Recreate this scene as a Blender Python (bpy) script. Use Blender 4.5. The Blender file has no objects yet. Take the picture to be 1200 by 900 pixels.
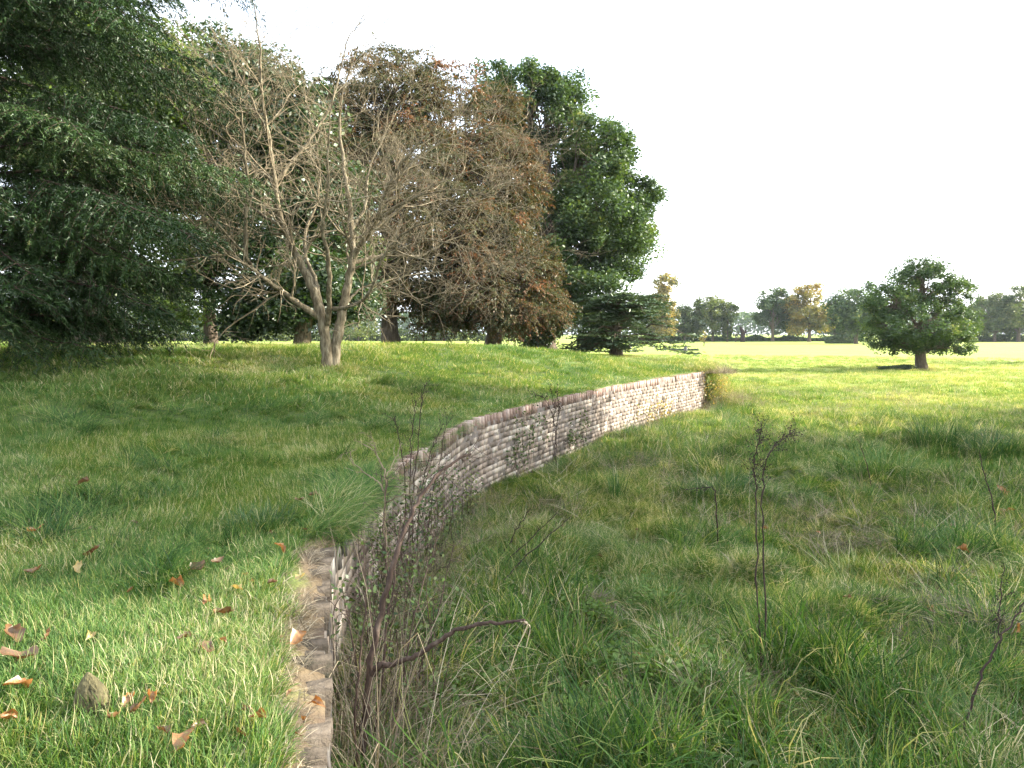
import bpy, math, random
import numpy as np
from mathutils import Vector, Euler

S = bpy.context.scene
COL = S.collection

# ------------------------------------------------------------------ camera
EYE = 1.6
FPX = 870.0
PITCH = math.atan(60.0 / FPX)
cam_d = bpy.data.cameras.new('camera')
cam = bpy.data.objects.new('camera', cam_d)
COL.objects.link(cam)
cam.location = (0, 0, EYE)
cam.rotation_euler = (math.pi / 2 - PITCH, 0, 0)
cam_d.sensor_width = 36
cam_d.lens = 36 * FPX / 1200
cam_d.clip_start = 0.05
cam_d.clip_end = 5000
S.camera = cam

# ------------------------------------------------------------------ sky, sun, exposure
SUN_EL = math.radians(24)
SUN_AZ = math.radians(80)            # from +Y (view direction) clockwise towards +X
sun_dir = Vector((math.cos(SUN_EL) * math.sin(SUN_AZ), math.cos(SUN_EL) * math.cos(SUN_AZ), math.sin(SUN_EL)))
W = bpy.data.worlds.new('World')
S.world = W
W.use_nodes = True
nt = W.node_tree
nt.nodes.clear()
out = nt.nodes.new('ShaderNodeOutputWorld')
bg = nt.nodes.new('ShaderNodeBackground')
sky = nt.nodes.new('ShaderNodeTexSky')
sky.sky_type = 'NISHITA'
sky.sun_disc = False
sky.sun_elevation = SUN_EL
sky.sun_rotation = SUN_AZ
sky.air_density = 1.0
sky.dust_density = 3.0
sky.ozone_density = 1.0
# thin white cloud veil
tc = nt.nodes.new('ShaderNodeTexCoord')
mp = nt.nodes.new('ShaderNodeMapping'); mp.inputs['Scale'].default_value = (1.2, 1.2, 4.0)
ns = nt.nodes.new('ShaderNodeTexNoise'); ns.inputs['Scale'].default_value = 2.2; ns.inputs['Detail'].default_value = 6
rp = nt.nodes.new('ShaderNodeValToRGB')
rp.color_ramp.elements[0].position = 0.36; rp.color_ramp.elements[0].color = (.35, .35, .35, 1)
rp.color_ramp.elements[1].position = 0.6; rp.color_ramp.elements[1].color = (.9, .9, .9, 1)
mx = nt.nodes.new('ShaderNodeMixRGB'); mx.inputs[2].default_value = (6.0, 6.4, 6.9, 1)
nt.links.new(tc.outputs['Generated'], mp.inputs[0]); nt.links.new(mp.outputs[0], ns.inputs[0])
nt.links.new(ns.outputs['Fac'], rp.inputs[0]); nt.links.new(rp.outputs[0], mx.inputs[0])
nt.links.new(sky.outputs[0], mx.inputs[1]); nt.links.new(mx.outputs[0], bg.inputs[0])
bg.inputs[1].default_value = 0.10
nt.links.new(bg.outputs[0], out.inputs[0])

sl = bpy.data.lights.new('sun', 'SUN')
sl.energy = 3.4
sl.angle = math.radians(0.53)
sl.color = (1.0, 0.93, 0.80)
so = bpy.data.objects.new('sun', sl)
so.rotation_euler = sun_dir.to_track_quat('Z', 'Y').to_euler()
so.location = (60, 10, 40)
COL.objects.link(so)

S.view_settings.view_transform = 'Standard'
S.view_settings.look = 'None'
S.view_settings.exposure = 2.55
S.view_settings.gamma = 1.0
S.cycles.max_bounces = 5
S.cycles.diffuse_bounces = 3
S.cycles.glossy_bounces = 2
S.cycles.transmission_bounces = 4
S.cycles.transparent_max_bounces = 4
S.cycles.volume_bounces = 0
S.cycles.use_denoising = False if not hasattr(S.cycles, 'use_denoising') else S.cycles.use_denoising

# ------------------------------------------------------------------ small maths
def sm(a, b, x):
    t = np.clip((np.asarray(x, float) - a) / (b - a), 0, 1)
    return t * t * (3 - 2 * t)

def _hash(ix, iy, seed):
    h = (ix.astype(np.int64) * 374761393 + iy.astype(np.int64) * 668265263 + seed * 974711) & 0x7fffffff
    h = ((h ^ (h >> 13)) * 1274126177) & 0x7fffffff
    return ((h ^ (h >> 16)) & 0xffff) / 65535.0

def vnoise(x, y, seed=0):
    x = np.asarray(x, float); y = np.asarray(y, float)
    ix = np.floor(x); iy = np.floor(y)
    fx = x - ix; fy = y - iy
    fx = fx * fx * (3 - 2 * fx); fy = fy * fy * (3 - 2 * fy)
    a = _hash(ix, iy, seed); b = _hash(ix + 1, iy, seed); c = _hash(ix, iy + 1, seed); d = _hash(ix + 1, iy + 1, seed)
    return (a * (1 - fx) + b * fx) * (1 - fy) + (c * (1 - fx) + d * fx) * fy

def fbm(x, y, seed=0, o=3):
    s = 0; a = .5; t = 0
    for k in range(o):
        s = s + a * vnoise(x * 2 ** k, y * 2 ** k, seed + k * 17); t += a; a *= .5
    return s / t

def nrm(v):
    v = np.asarray(v, float)
    return v / np.maximum(np.linalg.norm(v, axis=-1, keepdims=True), 1e-9)

# ------------------------------------------------------------------ the land
_wy = np.array([-30, -12, 0, 2.6, 5.6, 7.7, 10.3, 13.9, 17.4, 22.5, 31, 40, 52, 70, 95])
_wx = np.array([6.5, 2.4, -.12, -.67, -1.34, -1.42, -1.18, -.62, .80, 3.15, 8.1, 9.6, 7.6, 2.0, -5.0])
_m = np.gradient(_wx, _wy); _m[10] = .5
def xw(y):                           # the line of the sunk wall
    y = np.clip(np.asarray(y, float), _wy[0], _wy[-1])
    i = np.clip(np.searchsorted(_wy, y, side='right') - 1, 0, len(_wy) - 2)
    h = _wy[i + 1] - _wy[i]; t = (y - _wy[i]) / h
    return ((2*t**3 - 3*t**2 + 1) * _wx[i] + (t**3 - 2*t**2 + t) * h * _m[i] + (-2*t**3 + 3*t**2) * _wx[i+1] + (t**3 - t**2) * h * _m[i+1])

FIELD = -1.6
WALL_END = 31.0
def bank_w(y): return .3 + 3.2 * sm(31, 42, y)
def lawn_z(x, y):
    x = np.asarray(x, float); y = np.asarray(y, float)
    l = xw(y) - x
    m = 1.08 * sm(.6, 9.0, l) * sm(1.5, 19, y) * (1 - sm(25, 50, y))
    n = (fbm(x * .9, y * .9, 3) - .5) * .10 * sm(.3, 1.2, l) + (fbm(x * .25, y * .25, 9) - .5) * .16 * sm(.5, 3, l)
    hump = .10 * np.exp(-((y - 6.5) / .75) ** 2) * np.exp(-((l - .15) / .5) ** 2)
    side = np.where(y > WALL_END, sm(0, 1, -l / bank_w(y)), 0)
    back = sm(50, 84, y)
    edge = -.05 * (1 - sm(.03 + .06 * vnoise(y * 2.3, y * 0, 14), .09 + .08 * vnoise(y * 2.3, y * 0, 14), l)) + .02 * sm(.10, .25, l)
    return m + n + hump + edge - 1.78 * np.maximum(side, back)
def field_z(x, y):
    x = np.asarray(x, float); y = np.asarray(y, float)
    r = np.hypot(x, y)
    k = 1 - sm(35, 60, r)
    n = (fbm(x * 1.1, y * 1.1, 21) - .5) * .30 + (fbm(x * .3, y * .3, 31) - .5) * .28
    foot = .05 * (1 - sm(0, 1.2, x - xw(y))) * (y < 36) + .20 * (1 - sm(0, 1.5, x - xw(y))) * (1 - sm(6, 9.5, y))
    near = .40 * (1 - sm(5, 12, y)) * sm(-40, -4, y)
    lump = np.abs(fbm(x * 1.5, y * 1.5, 27) - .5) * .85 * (1 - sm(22, 38, r)) * sm(.2, 1.6, x - xw(y)) 
    return FIELD + n * k + foot + near + lump

def px_dir(px, py):
    dx = (px - 600) / FPX; dz = -(py - 450) / FPX
    return np.array([dx, math.cos(PITCH) + dz * math.sin(PITCH), -math.sin(PITCH) + dz * math.cos(PITCH)])
def ground_at(px, py, which):
    d = px_dir(px, py); f = lawn_z if which == 'lawn' else field_z
    t = 1.0
    for _ in range(4000):
        p = d * t + np.array([0, 0, EYE])
        if p[2] < float(f(p[0], p[1])):
            break
        t += .01 + t * .002
    return p[0], p[1], float(f(p[0], p[1]))
def at(px, py, y):                   # the point at distance y seen in that direction
    d = px_dir(px, py); t = y / d[1]
    return np.array([d[0] * t, y, EYE + d[2] * t])

# ------------------------------------------------------------------ mesh helpers
def mesh(name, V, F, mat=None, tint=None, smooth=False):
    """V n x 3, F: one array (k x 3 / k x 4) or a list of such arrays"""
    V = np.asarray(V, np.float32)
    Fs = F if isinstance(F, list) else [F]
    Fs = [np.asarray(f, np.int32) for f in Fs if len(f)]
    me = bpy.data.meshes.new(name)
    me.vertices.add(len(V)); me.vertices.foreach_set('co', V.ravel())
    loops = np.concatenate([f.ravel() for f in Fs]) if Fs else np.zeros(0, np.int32)
    sizes = np.concatenate([np.full(len(f), f.shape[1], np.int32) for f in Fs]) if Fs else np.zeros(0, np.int32)
    me.loops.add(len(loops)); me.loops.foreach_set('vertex_index', loops)
    me.polygons.add(len(sizes))
    st = np.concatenate([[0], np.cumsum(sizes)[:-1]]).astype(np.int32) if len(sizes) else sizes
    me.polygons.foreach_set('loop_start', st)
    if smooth: me.polygons.foreach_set('use_smooth', np.ones(len(sizes), bool))
    if tint is not None:
        a = me.attributes.new('tint', 'FLOAT', 'POINT'); a.data.foreach_set('value', np.asarray(tint, np.float32))
    me.update(calc_edges=True)
    if mat: me.materials.append(mat)
    return me

def link(name, me, parent=None, loc=None):
    o = bpy.data.objects.new(name, me)
    COL.objects.link(o)
    if parent is not None: o.parent = parent
    if loc is not None: o.location = loc
    return o

def tag(o, label=None, cat=None, group=None, kind=None):
    if label: o['label'] = label
    if cat: o['category'] = cat
    if group: o['group'] = group
    if kind: o['kind'] = kind
    return o

def thing(name, label, cat, loc=(0, 0, 0), group=None):
    o = bpy.data.objects.new(name, None)
    o.empty_display_size = .2
    COL.objects.link(o); o.location = loc
    return tag(o, label, cat, group)

class MB:
    """collects pieces of one mesh"""
    def __init__(s): s.V = []; s.F3 = []; s.F4 = []; s.T = []; s.n = 0
    def add(s, V, F, t=.5):
        V = np.asarray(V, float); F = np.asarray(F)
        if len(V) == 0: return
        s.V.append(V); s.T.append(np.full(len(V), t) if np.isscalar(t) else np.asarray(t))
        (s.F3 if F.shape[1] == 3 else s.F4).append(F + s.n); s.n += len(V)
    def tube(s, P, R, sides=5, t=.5, cap=False):
        P = np.asarray(P, float); R = np.asarray(R, float); n = len(P)
        d = nrm(np.gradient(P, axis=0))
        ref = np.array([0, 0, 1.]) if abs(d[0][2]) < .9 else np.array([1., 0, 0])
        u = nrm(np.cross(d, ref)); v = np.cross(d, u)
        a = np.arange(sides) * 2 * math.pi / sides
        ring = P[:, None] + R[:, None, None] * (np.cos(a)[None, :, None] * u[:, None] + np.sin(a)[None, :, None] * v[:, None])
        V = ring.reshape(-1, 3)
        i = np.arange(n - 1)[:, None] * sides; j = np.arange(sides)[None]
        k = (j + 1) % sides
        F = np.stack([i + j, i + k, i + sides + k, i + sides + j], -1).reshape(-1, 4)
        s.add(V, F, t)
        if cap: s.add(ring[-1], np.array([[0, q, q + 1] for q in range(1, sides - 1)]), t)
    def mesh(s, name, mat, smooth=False):
        V = np.concatenate(s.V); T = np.concatenate(s.T)
        F = []
        if s.F4: F.append(np.concatenate(s.F4))
        if s.F3: F.append(np.concatenate(s.F3))
        return mesh(name, V, F, mat, T, smooth)
    def obj(s, name, mat, parent=None, loc=None, smooth=False):
        return link(name, s.mesh(name, mat, smooth), parent, loc)

def leaves_geo(C, A, N, L, Wd, fold=.25):
    """diamond leaves: centres C, long axis A, normal N, half length L, half width Wd"""
    A = nrm(A); B = nrm(np.cross(N, A)); N2 = np.cross(A, B)
    L = np.broadcast_to(L, (len(C),))[:, None]; Wd = np.broadcast_to(Wd, (len(C),))[:, None]
    V = np.stack([C - A * L, C + B * Wd + N2 * Wd * fold, C + A * L, C - B * Wd + N2 * Wd * fold], 1).reshape(-1, 3)
    i = np.arange(len(C))[:, None] * 4
    return V, i + np.array([[0, 1, 2, 3]])

def curve_pts(P, n=12):
    """smooth polyline through P (Catmull-Rom)"""
    P = np.asarray(P, float)
    Q = np.concatenate([[2 * P[0] - P[1]], P, [2 * P[-1] - P[-2]]])
    out = []
    for i in range(len(P) - 1):
        a, b, c, d = Q[i:i + 4]
        for t in np.linspace(0, 1, n, endpoint=False):
            out.append(.5 * (2*b + (c-a)*t + (2*a-5*b+4*c-d)*t*t + (3*b-a-3*c+d)*t**3))
    out.append(P[-1])
    return np.array(out)

# ------------------------------------------------------------------ materials
def base_mat(name):
    m = bpy.data.materials.new(name); m.use_nodes = True
    n = m.node_tree; n.nodes.clear()
    o = n.nodes.new('ShaderNodeOutputMaterial')
    return m, n, o
def ramp(n, stops):
    r = n.nodes.new('ShaderNodeValToRGB')
    e = r.color_ramp.elements
    while len(e) < len(stops): e.new(.5)
    for k, (p, c) in enumerate(stops):
        e[k].position = p; e[k].color = (*c, 1)
    return r
def leaf_mat(name, stops, trans=.4, tcol=(1.25, 1.2, .6), gloss=.06, rough=.45, inst=False, objrand=0.0):
    m, n, o = base_mat(name)
    a = n.nodes.new('ShaderNodeAttribute'); a.attribute_name = 'tint'
    f = a.outputs['Fac']
    if inst:
        b = n.nodes.new('ShaderNodeAttribute'); b.attribute_type = 'INSTANCER'; b.attribute_name = 'itint'
        mm = n.nodes.new('ShaderNodeMath'); mm.operation = 'ADD'
        n.links.new(f, mm.inputs[0]); n.links.new(b.outputs['Fac'], mm.inputs[1]); f = mm.outputs[0]
    if objrand:
        b = n.nodes.new('ShaderNodeObjectInfo')
        mm = n.nodes.new('ShaderNodeMath'); mm.operation = 'MULTIPLY_ADD'; mm.inputs[1].default_value = objrand
        n.links.new(b.outputs['Random'], mm.inputs[0]); n.links.new(f, mm.inputs[2]); f = mm.outputs[0]
    r = ramp(n, stops); n.links.new(f, r.inputs[0])
    d = n.nodes.new('ShaderNodeBsdfDiffuse'); n.links.new(r.outputs[0], d.inputs[0])
    t = n.nodes.new('ShaderNodeBsdfTranslucent')
    mc = n.nodes.new('ShaderNodeMixRGB'); mc.blend_type = 'MULTIPLY'; mc.inputs[0].default_value = 1; mc.inputs[2].default_value = (*tcol, 1)
    n.links.new(r.outputs[0], mc.inputs[1]); n.links.new(mc.outputs[0], t.inputs[0])
    x = n.nodes.new('ShaderNodeMixShader'); x.inputs[0].default_value = trans
    n.links.new(d.outputs[0], x.inputs[1]); n.links.new(t.outputs[0], x.inputs[2])
    g = n.nodes.new('ShaderNodeBsdfGlossy'); g.inputs['Roughness'].default_value = rough; g.inputs[0].default_value = (.9, .95, .9, 1)
    y = n.nodes.new('ShaderNodeMixShader'); y.inputs[0].default_value = gloss
    n.links.new(x.outputs[0], y.inputs[1]); n.links.new(g.outputs[0], y.inputs[2])
    n.links.new(y.outputs[0], o.inputs[0])
    return m
def rough_mat(name, stops, scale=6, detail=8, rough=.9, bump=.3, bscale=None, stretch=(1, 1, 1), tint=0.0, objrand=0.0, bdist=.03, pos=False):
    """noise-coloured matte surface in object space"""
    m, n, o = base_mat(name)
    tcn = n.nodes.new('ShaderNodeTexCoord')
    mpn = n.nodes.new('ShaderNodeMapping'); mpn.inputs['Scale'].default_value = stretch
    if pos:
        gp = n.nodes.new('ShaderNodeNewGeometry'); n.links.new(gp.outputs['Position'], mpn.inputs[0])
    else:
        n.links.new(tcn.outputs['Object'], mpn.inputs[0])
    no = n.nodes.new('ShaderNodeTexNoise'); no.inputs['Scale'].default_value = scale; no.inputs['Detail'].default_value = detail; no.inputs['Roughness'].default_value = .65
    n.links.new(mpn.outputs[0], no.inputs[0])
    f = no.outputs['Fac']
    if tint:
        a = n.nodes.new('ShaderNodeAttribute'); a.attribute_name = 'tint'
        mm = n.nodes.new('ShaderNodeMath'); mm.operation = 'SUBTRACT'; mm.inputs[1].default_value = .5; n.links.new(a.outputs['Fac'], mm.inputs[0])
        m2 = n.nodes.new('ShaderNodeMath'); m2.operation = 'MULTIPLY_ADD'; m2.inputs[1].default_value = tint
        n.links.new(mm.outputs[0], m2.inputs[0]); n.links.new(f, m2.inputs[2]); f = m2.outputs[0]
    if objrand:
        b = n.nodes.new('ShaderNodeObjectInfo')
        mm = n.nodes.new('ShaderNodeMath'); mm.operation = 'SUBTRACT'; mm.inputs[1].default_value = .5; n.links.new(b.outputs['Random'], mm.inputs[0])
        m2 = n.nodes.new('ShaderNodeMath'); m2.operation = 'MULTIPLY_ADD'; m2.inputs[1].default_value = objrand
        n.links.new(mm.outputs[0], m2.inputs[0]); n.links.new(f, m2.inputs[2]); f = m2.outputs[0]
    r = ramp(n, stops); n.links.new(f, r.inputs[0])
    p = n.nodes.new('ShaderNodeBsdfPrincipled'); p.inputs['Roughness'].default_value = rough
    p.inputs['Specular IOR Level'].default_value = .25
    n.links.new(r.outputs[0], p.inputs['Base Color'])
    if bump:
        nb = n.nodes.new('ShaderNodeTexNoise'); nb.inputs['Scale'].default_value = bscale or scale * 2.5; nb.inputs['Detail'].default_value = 5
        n.links.new(mpn.outputs[0], nb.inputs[0])
        bu = n.nodes.new('ShaderNodeBump'); bu.inputs['Strength'].default_value = bump; bu.inputs['Distance'].default_value = bdist
        n.links.new(nb.outputs['Fac'], bu.inputs['Height']); n.links.new(bu.outputs[0], p.inputs['Normal'])
    n.links.new(p.outputs[0], o.inputs[0])
    return m

M = {}
M['lawn_soil'] = rough_mat('lawn_turf', [(.25, (.045, .07, .014)), (.5, (.085, .125, .024)), (.68, (.13, .15, .04)), (.82, (.12, .09, .05)), (1, (.085, .06, .04))], scale=1.3, bump=.8, bscale=14, bdist=.05, tint=1.0)
M['field'] = rough_mat('meadow_turf', [(0, (.045, .055, .018)), (.16, (.09, .10, .03)), (.30, (.18, .245, .038)), (.5, (.245, .31, .048)), (.72, (.31, .35, .066))], scale=.11, detail=12, bump=1.0, bscale=6, bdist=.12, tint=.9)
GRASS = [(0, (.014, .042, .009)), (.28, (.038, .098, .020)), (.52, (.080, .162, .034)), (.74, (.172, .240, .058)), (.88, (.30, .29, .125)), (1, (.50, .45, .29))]
M['grass'] = leaf_mat('grass_blades', GRASS, trans=.42, tcol=(1.3, 1.2, .5), gloss=.014, rough=.55, inst=True)
M['tussock'] = leaf_mat('tussock_blades', GRASS, trans=.35, gloss=.03, rough=.45)
M['straw'] = leaf_mat('dry_stems', [(0, (.06, .045, .03)), (.4, (.15, .115, .075)), (.75, (.29, .235, .155)), (1, (.46, .40, .28))], trans=.2, tcol=(1.1, 1, .8), gloss=.03)
M['deadstem'] = rough_mat('dead_dark_stem', [(.3, (.018, .012, .010)), (.7, (.05, .032, .026))], scale=30, bump=.2)
M['branch'] = rough_mat('dead_branch_bark', [(.3, (.022, .014, .011)), (.55, (.055, .036, .027)), (.75, (.12, .09, .07))], scale=18, bump=.4, stretch=(1, 1, .4))
M['oak_leaf'] = leaf_mat('oak_leaves', [(0, (.020, .042, .014)), (.5, (.050, .092, .024)), (.85, (.095, .145, .040)), (1, (.17, .19, .055))], trans=.38, gloss=.035, rough=.5)
M['dark_leaf'] = leaf_mat('dark_leaves', [(0, (.015, .034, .010)), (.5, (.032, .066, .017)), (.85, (.06, .105, .028)), (1, (.13, .17, .04))], trans=.32, gloss=.06)
M['light_leaf'] = leaf_mat('lime_leaves', [(0, (.04, .075, .014)), (.5, (.085, .14, .025)), (1, (.16, .22, .05))], trans=.45, gloss=.05)
M['needle'] = leaf_mat('conifer_needles', [(0, (.009, .023, .007)), (.5, (.020, .044, .012)), (.85, (.036, .070, .019)), (1, (.10, .11, .045))], trans=.2, gloss=.02)
M['copper'] = leaf_mat('copper_leaves', [(0, (.030, .046, .017)), (.44, (.070, .078, .030)), (.68, (.118, .082, .043)), (.88, (.17, .092, .052)), (1, (.24, .115, .06))], trans=.35, tcol=(1.3, .95, .6), gloss=.015)
M['cedar'] = leaf_mat('cedar_needles', [(0, (.022, .044, .020)), (.5, (.055, .092, .040)), (1, (.11, .15, .065))], trans=.15, gloss=.06)
M['far_green'] = leaf_mat('far_green_leaves', [(0, (.032, .056, .018)), (.5, (.070, .105, .030)), (1, (.15, .17, .05))], trans=.38, gloss=.02, objrand=.25)
M['far_gold'] = leaf_mat('far_gold_leaves', [(0, (.08, .09, .025)), (.4, (.19, .175, .05)), (.7, (.31, .235, .06)), (1, (.44, .28, .065))], trans=.4, gloss=.04)
M['bark'] = rough_mat('grey_brown_bark', [(.3, (.045, .034, .026)), (.5, (.11, .085, .062)), (.72, (.20, .16, .12))], scale=5, bump=.9, bscale=9, stretch=(2.2, 2.2, .35), bdist=.08)
M['pale_bark'] = rough_mat('pale_flaking_bark', [(.3, (.050, .038, .024)), (.48, (.135, .108, .066)), (.7, (.30, .26, .18))], scale=7, bump=.7, bscale=14, stretch=(2, 2, .5), bdist=.03)
M['twig'] = rough_mat('bare_twig_bark', [(.3, (.10, .078, .045)), (.55, (.22, .175, .11)), (.75, (.37, .32, .225))], scale=6, bump=0, tint=.3)
M['brick'] = rough_mat('weathered_brick', [(.2, (.075, .062, .045)), (.38, (.17, .135, .108)), (.5, (.275, .225, .18)), (.62, (.39, .34, .28)), (.78, (.52, .485, .42))], scale=2.6, detail=12, bump=.3, bscale=40, tint=.30, objrand=.18, bdist=.012, pos=True)
M['coping'] = rough_mat('weathered_coping_brick', [(.14, (.045, .04, .026)), (.36, (.14, .090, .070)), (.55, (.24, .165, .132)), (.8, (.36, .29, .245))], scale=9, bump=.6, bscale=40, tint=.38, objrand=.34, bdist=.012)
M['near_coping'] = rough_mat('mossy_near_coping', [(.22, (.013, .015, .008)), (.42, (.045, .036, .026)), (.6, (.082, .066, .050)), (.9, (.15, .13, .105))], scale=14, bump=.9, bscale=50, tint=.25, objrand=.10, bdist=.015)
M['old_face'] = rough_mat('lichened_coping_face', [(.3, (.035, .03, .027)), (.5, (.10, .09, .08)), (.64, (.21, .20, .18)), (.8, (.36, .34, .31))], scale=9, bump=.8, bscale=26, stretch=(1, 1, .5), objrand=.2, bdist=.015)
M['mortar'] = rough_mat('lime_mortar', [(.3, (.07, .055, .045)), (.7, (.20, .175, .15))], scale=12, bump=.5)
M['stone'] = rough_mat('mossy_stone', [(.3, (.025, .023, .012)), (.5, (.07, .062, .03)), (.7, (.15, .13, .065))], scale=16, bump=.8, bscale=60, bdist=.01)
M['dark_stone'] = rough_mat('grey_stump', [(.3, (.05, .05, .05)), (.7, (.16, .15, .14))], scale=6)
M['leaf_brown'] = leaf_mat('dead_brown_leaf', [(0, (.045, .024, .012)), (.5, (.12, .062, .026)), (1, (.22, .125, .055))], trans=.25, tcol=(1.2, .9, .6), gloss=.05, objrand=.0)
M['leaf_orange'] = leaf_mat('dead_orange_leaf', [(0, (.14, .055, .018)), (.5, (.27, .125, .038)), (1, (.38, .21, .08))], trans=.35, tcol=(1.2, .9, .5), gloss=.05)
M['leaf_yellow'] = leaf_mat('dead_yellow_leaf', [(0, (.22, .15, .045)), (.5, (.33, .25, .09)), (1, (.42, .34, .15))], trans=.35, tcol=(1.2, 1, .5), gloss=.05)
M['bramble_leaf'] = leaf_mat('bramble_leaves', [(0, (.022, .045, .014)), (.6, (.06, .10, .025)), (1, (.12, .15, .05))], trans=.3, gloss=.02)

# ------------------------------------------------------------------ ground sheets
def sheet(name, X, Y, Z, mat, tint=None):
    h, w = X.shape
    V = np.stack([X, Y, Z], -1).reshape(-1, 3)
    i = np.arange(h - 1)[:, None] * w + np.arange(w - 1)[None]
    F = np.stack([i, i + 1, i + w + 1, i + w], -1).reshape(-1, 4)
    return tag(link(name, mesh(name, V, F, mat, None if tint is None else tint.ravel(), smooth=True)), kind='structure')

gx = np.concatenate([-np.geomspace(1500, 22, 40), np.arange(-20, 30, .3), np.geomspace(32, 1500, 40)])
gy = np.concatenate([-np.geomspace(1500, 8, 30), np.arange(-6, 48, .3), np.geomspace(50, 1500, 50)])
X, Y = np.meshgrid(gx, gy)
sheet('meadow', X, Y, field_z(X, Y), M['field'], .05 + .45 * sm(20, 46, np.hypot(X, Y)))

ly = np.concatenate([-np.geomspace(30, 1, 20), np.arange(0, 30.9, .2), [31.0], np.arange(31.02, 45, .3), np.geomspace(45.5, 92, 40)])
tt = np.concatenate([np.linspace(0, .6, 13), np.geomspace(.8, 130, 80)])
rows = []
for y in ly:
    e = float(xw(y)) - .02 if y <= 31.0 else float(xw(y)) + float(bank_w(y)) * 1.0
    rows.append(e - tt)
X = np.array(rows)[:, ::-1]; Y = np.repeat(ly[:, None], X.shape[1], 1)
wear = .5 + .42 * (1 - sm(.05, .32 + .25 * vnoise(Y * 1.7, Y * 0, 12), xw(Y) - X)) * (Y < 31) + .3 * sm(.72, .82, fbm(X * .9, Y * .9, 66)) * (Y < 12) - .28 * (Y < 26) + .30 * (1 - sm(.2, .5, xw(Y) - X)) * (Y < 9)
sheet('lawn', X, Y, lawn_z(X, Y), M['lawn_soil'], wear)

# ------------------------------------------------------------------ the sunk wall
rng = np.random.default_rng(5)
wall = thing('retaining_wall', 'long curving weathered brick wall that holds up the lawn above the ditch', 'wall', (0, 0, 0))
ys = np.linspace(-6, WALL_END, 4000); xs = xw(ys)
ss = np.concatenate([[0], np.cumsum(np.hypot(np.diff(xs), np.diff(ys)))])
def wall_frame(s):
    y = np.interp(s, ss, ys); x = np.interp(s, ss, xs)
    y2 = np.interp(s + .05, ss, ys); x2 = np.interp(s + .05, ss, xs); y1 = np.interp(s - .05, ss, ys); x1 = np.interp(s - .05, ss, xs)
    t = nrm(np.array([x2 - x1, y2 - y1]))
    return x, y, math.atan2(t[1], t[0])         # local +x runs along the wall, local -y points into the ditch
BOX = np.array([[a, b, c] for c in (-.5, .5) for b in (-.5, .5) for a in (-.5, .5)])
BF = np.array([[0, 2, 3, 1], [4, 5, 7, 6], [0, 1, 5, 4], [2, 6, 7, 3], [0, 4, 6, 2], [1, 3, 7, 5]])
CH, CP = .215, .17                              # coping height, pitch
cop = []
for k in range(7):
    b = BOX * np.array([CP - .020, .30, CH]) + rng.uniform(-.007, .007, (8, 3))
    cop.append(mesh('coping_brick', b, BF, M['coping'], np.full(8, rng.uniform(.15, .85))))
copn = []
for k in range(6):                               # the near stretch: bricks on edge with a lichened, worn face
    b = BOX * np.array([.104, .30, .19]) + rng.uniform(-.016, .016, (8, 3))
    me = mesh('coping_brick', b, BF, M['near_coping'], np.full(8, rng.uniform(.2, .8)))
    me.materials.append(M['old_face'])
    me.polygons[2].material_index = 1
    copn.append(me)
s = 2.0
while s < ss[-1] - .1:
    near = np.interp(s, ss, ys) < 7.0
    p = .128 if near else CP
    x, y, a = wall_frame(s + p / 2)
    missing = rng.random() < (.14 if near else .02)
    if y > -.5 and not missing:
        off = rng.uniform(-.012, .012)
        h = .19 if near else CH
        o = link('coping_brick', (copn if near else cop)[rng.integers(6)], wall,
                 (x + math.sin(a) * (-.15 + off) , y - math.cos(a) * (-.15 + off), -h / 2 - .004 + rng.uniform(-.014, .010) - (rng.random() < .3) * near * .03))
        o.rotation_euler = (rng.uniform(-.03, .03), rng.uniform(-.04, .04), a + rng.uniform(-.03, .03))
    s += p
BH, BL = .112, .31
brk = []
for k in range(10):
    b = BOX * np.array([BL - .016, .12, BH - .008]) + rng.uniform(-.003, .003, (8, 3))
    brk.append(mesh('brick', b, BF, M['brick'], np.full(8, rng.uniform(0, 1))))
spots = []
for c in range(13):
    s = 2.0 + (c % 2) * BL / 2
    while s < ss[-1] - .12:
        ln = BL * rng.uniform(.62, 1.25)
        x, y, a = wall_frame(s + ln / 2)
        if y > 1.0:
            z = -CH - .012 - BH * (c + .5)
            d = math.hypot(x, y)
            face = abs(math.sin(a) * x - math.cos(a) * y) / d       # how squarely the face is seen
            spots.append((face / d ** 2 * (1 if y > 8.5 else .05) * (1 if c < 6 else .4), x, y, z, a, c, ln))
        s += ln
spots.sort(key=lambda q: -q[0])
mb = MB()
for k, (q, x, y, z, a, c, ln) in enumerate(spots):
    dep = rng.uniform(-.003, .003) - (rng.random() < .02) * .05
    loc = np.array([x + math.sin(a) * (-.062 + dep), y - math.cos(a) * (-.062 + dep), z + rng.uniform(-.004, .004)])
    if k < 300:
        o = link('brick', brk[rng.integers(10)], wall, loc)
        o.rotation_euler = (0, rng.uniform(-.012, .012), a); o.scale = ((ln - .009) / (BL - .016), 1, rng.uniform(.97, 1.03))
    else:
        b = BOX * np.array([ln - .009, .12, BH - .008]) + rng.uniform(-.003, .003, (8, 3))
        ca, sa = math.cos(a), math.sin(a)
        V = np.stack([b[:, 0] * ca - b[:, 1] * sa, b[:, 0] * sa + b[:, 1] * ca, b[:, 2]], -1) + loc
        mb.add(V, BF, rng.uniform(0, 1))
o = mb.obj('brickwork', M['brick'], wall); tag(o, kind='stuff')
mb = MB()
cs = np.arange(1.0, ss[-1] - .02, .25)
fr = [wall_frame(q) for q in cs]
for side, off in ((0, -.022), (1, -.28)):
    pass
A = np.array([[x + math.sin(a) * -.005, y - math.cos(a) * -.005] for x, y, a in fr])
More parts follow.
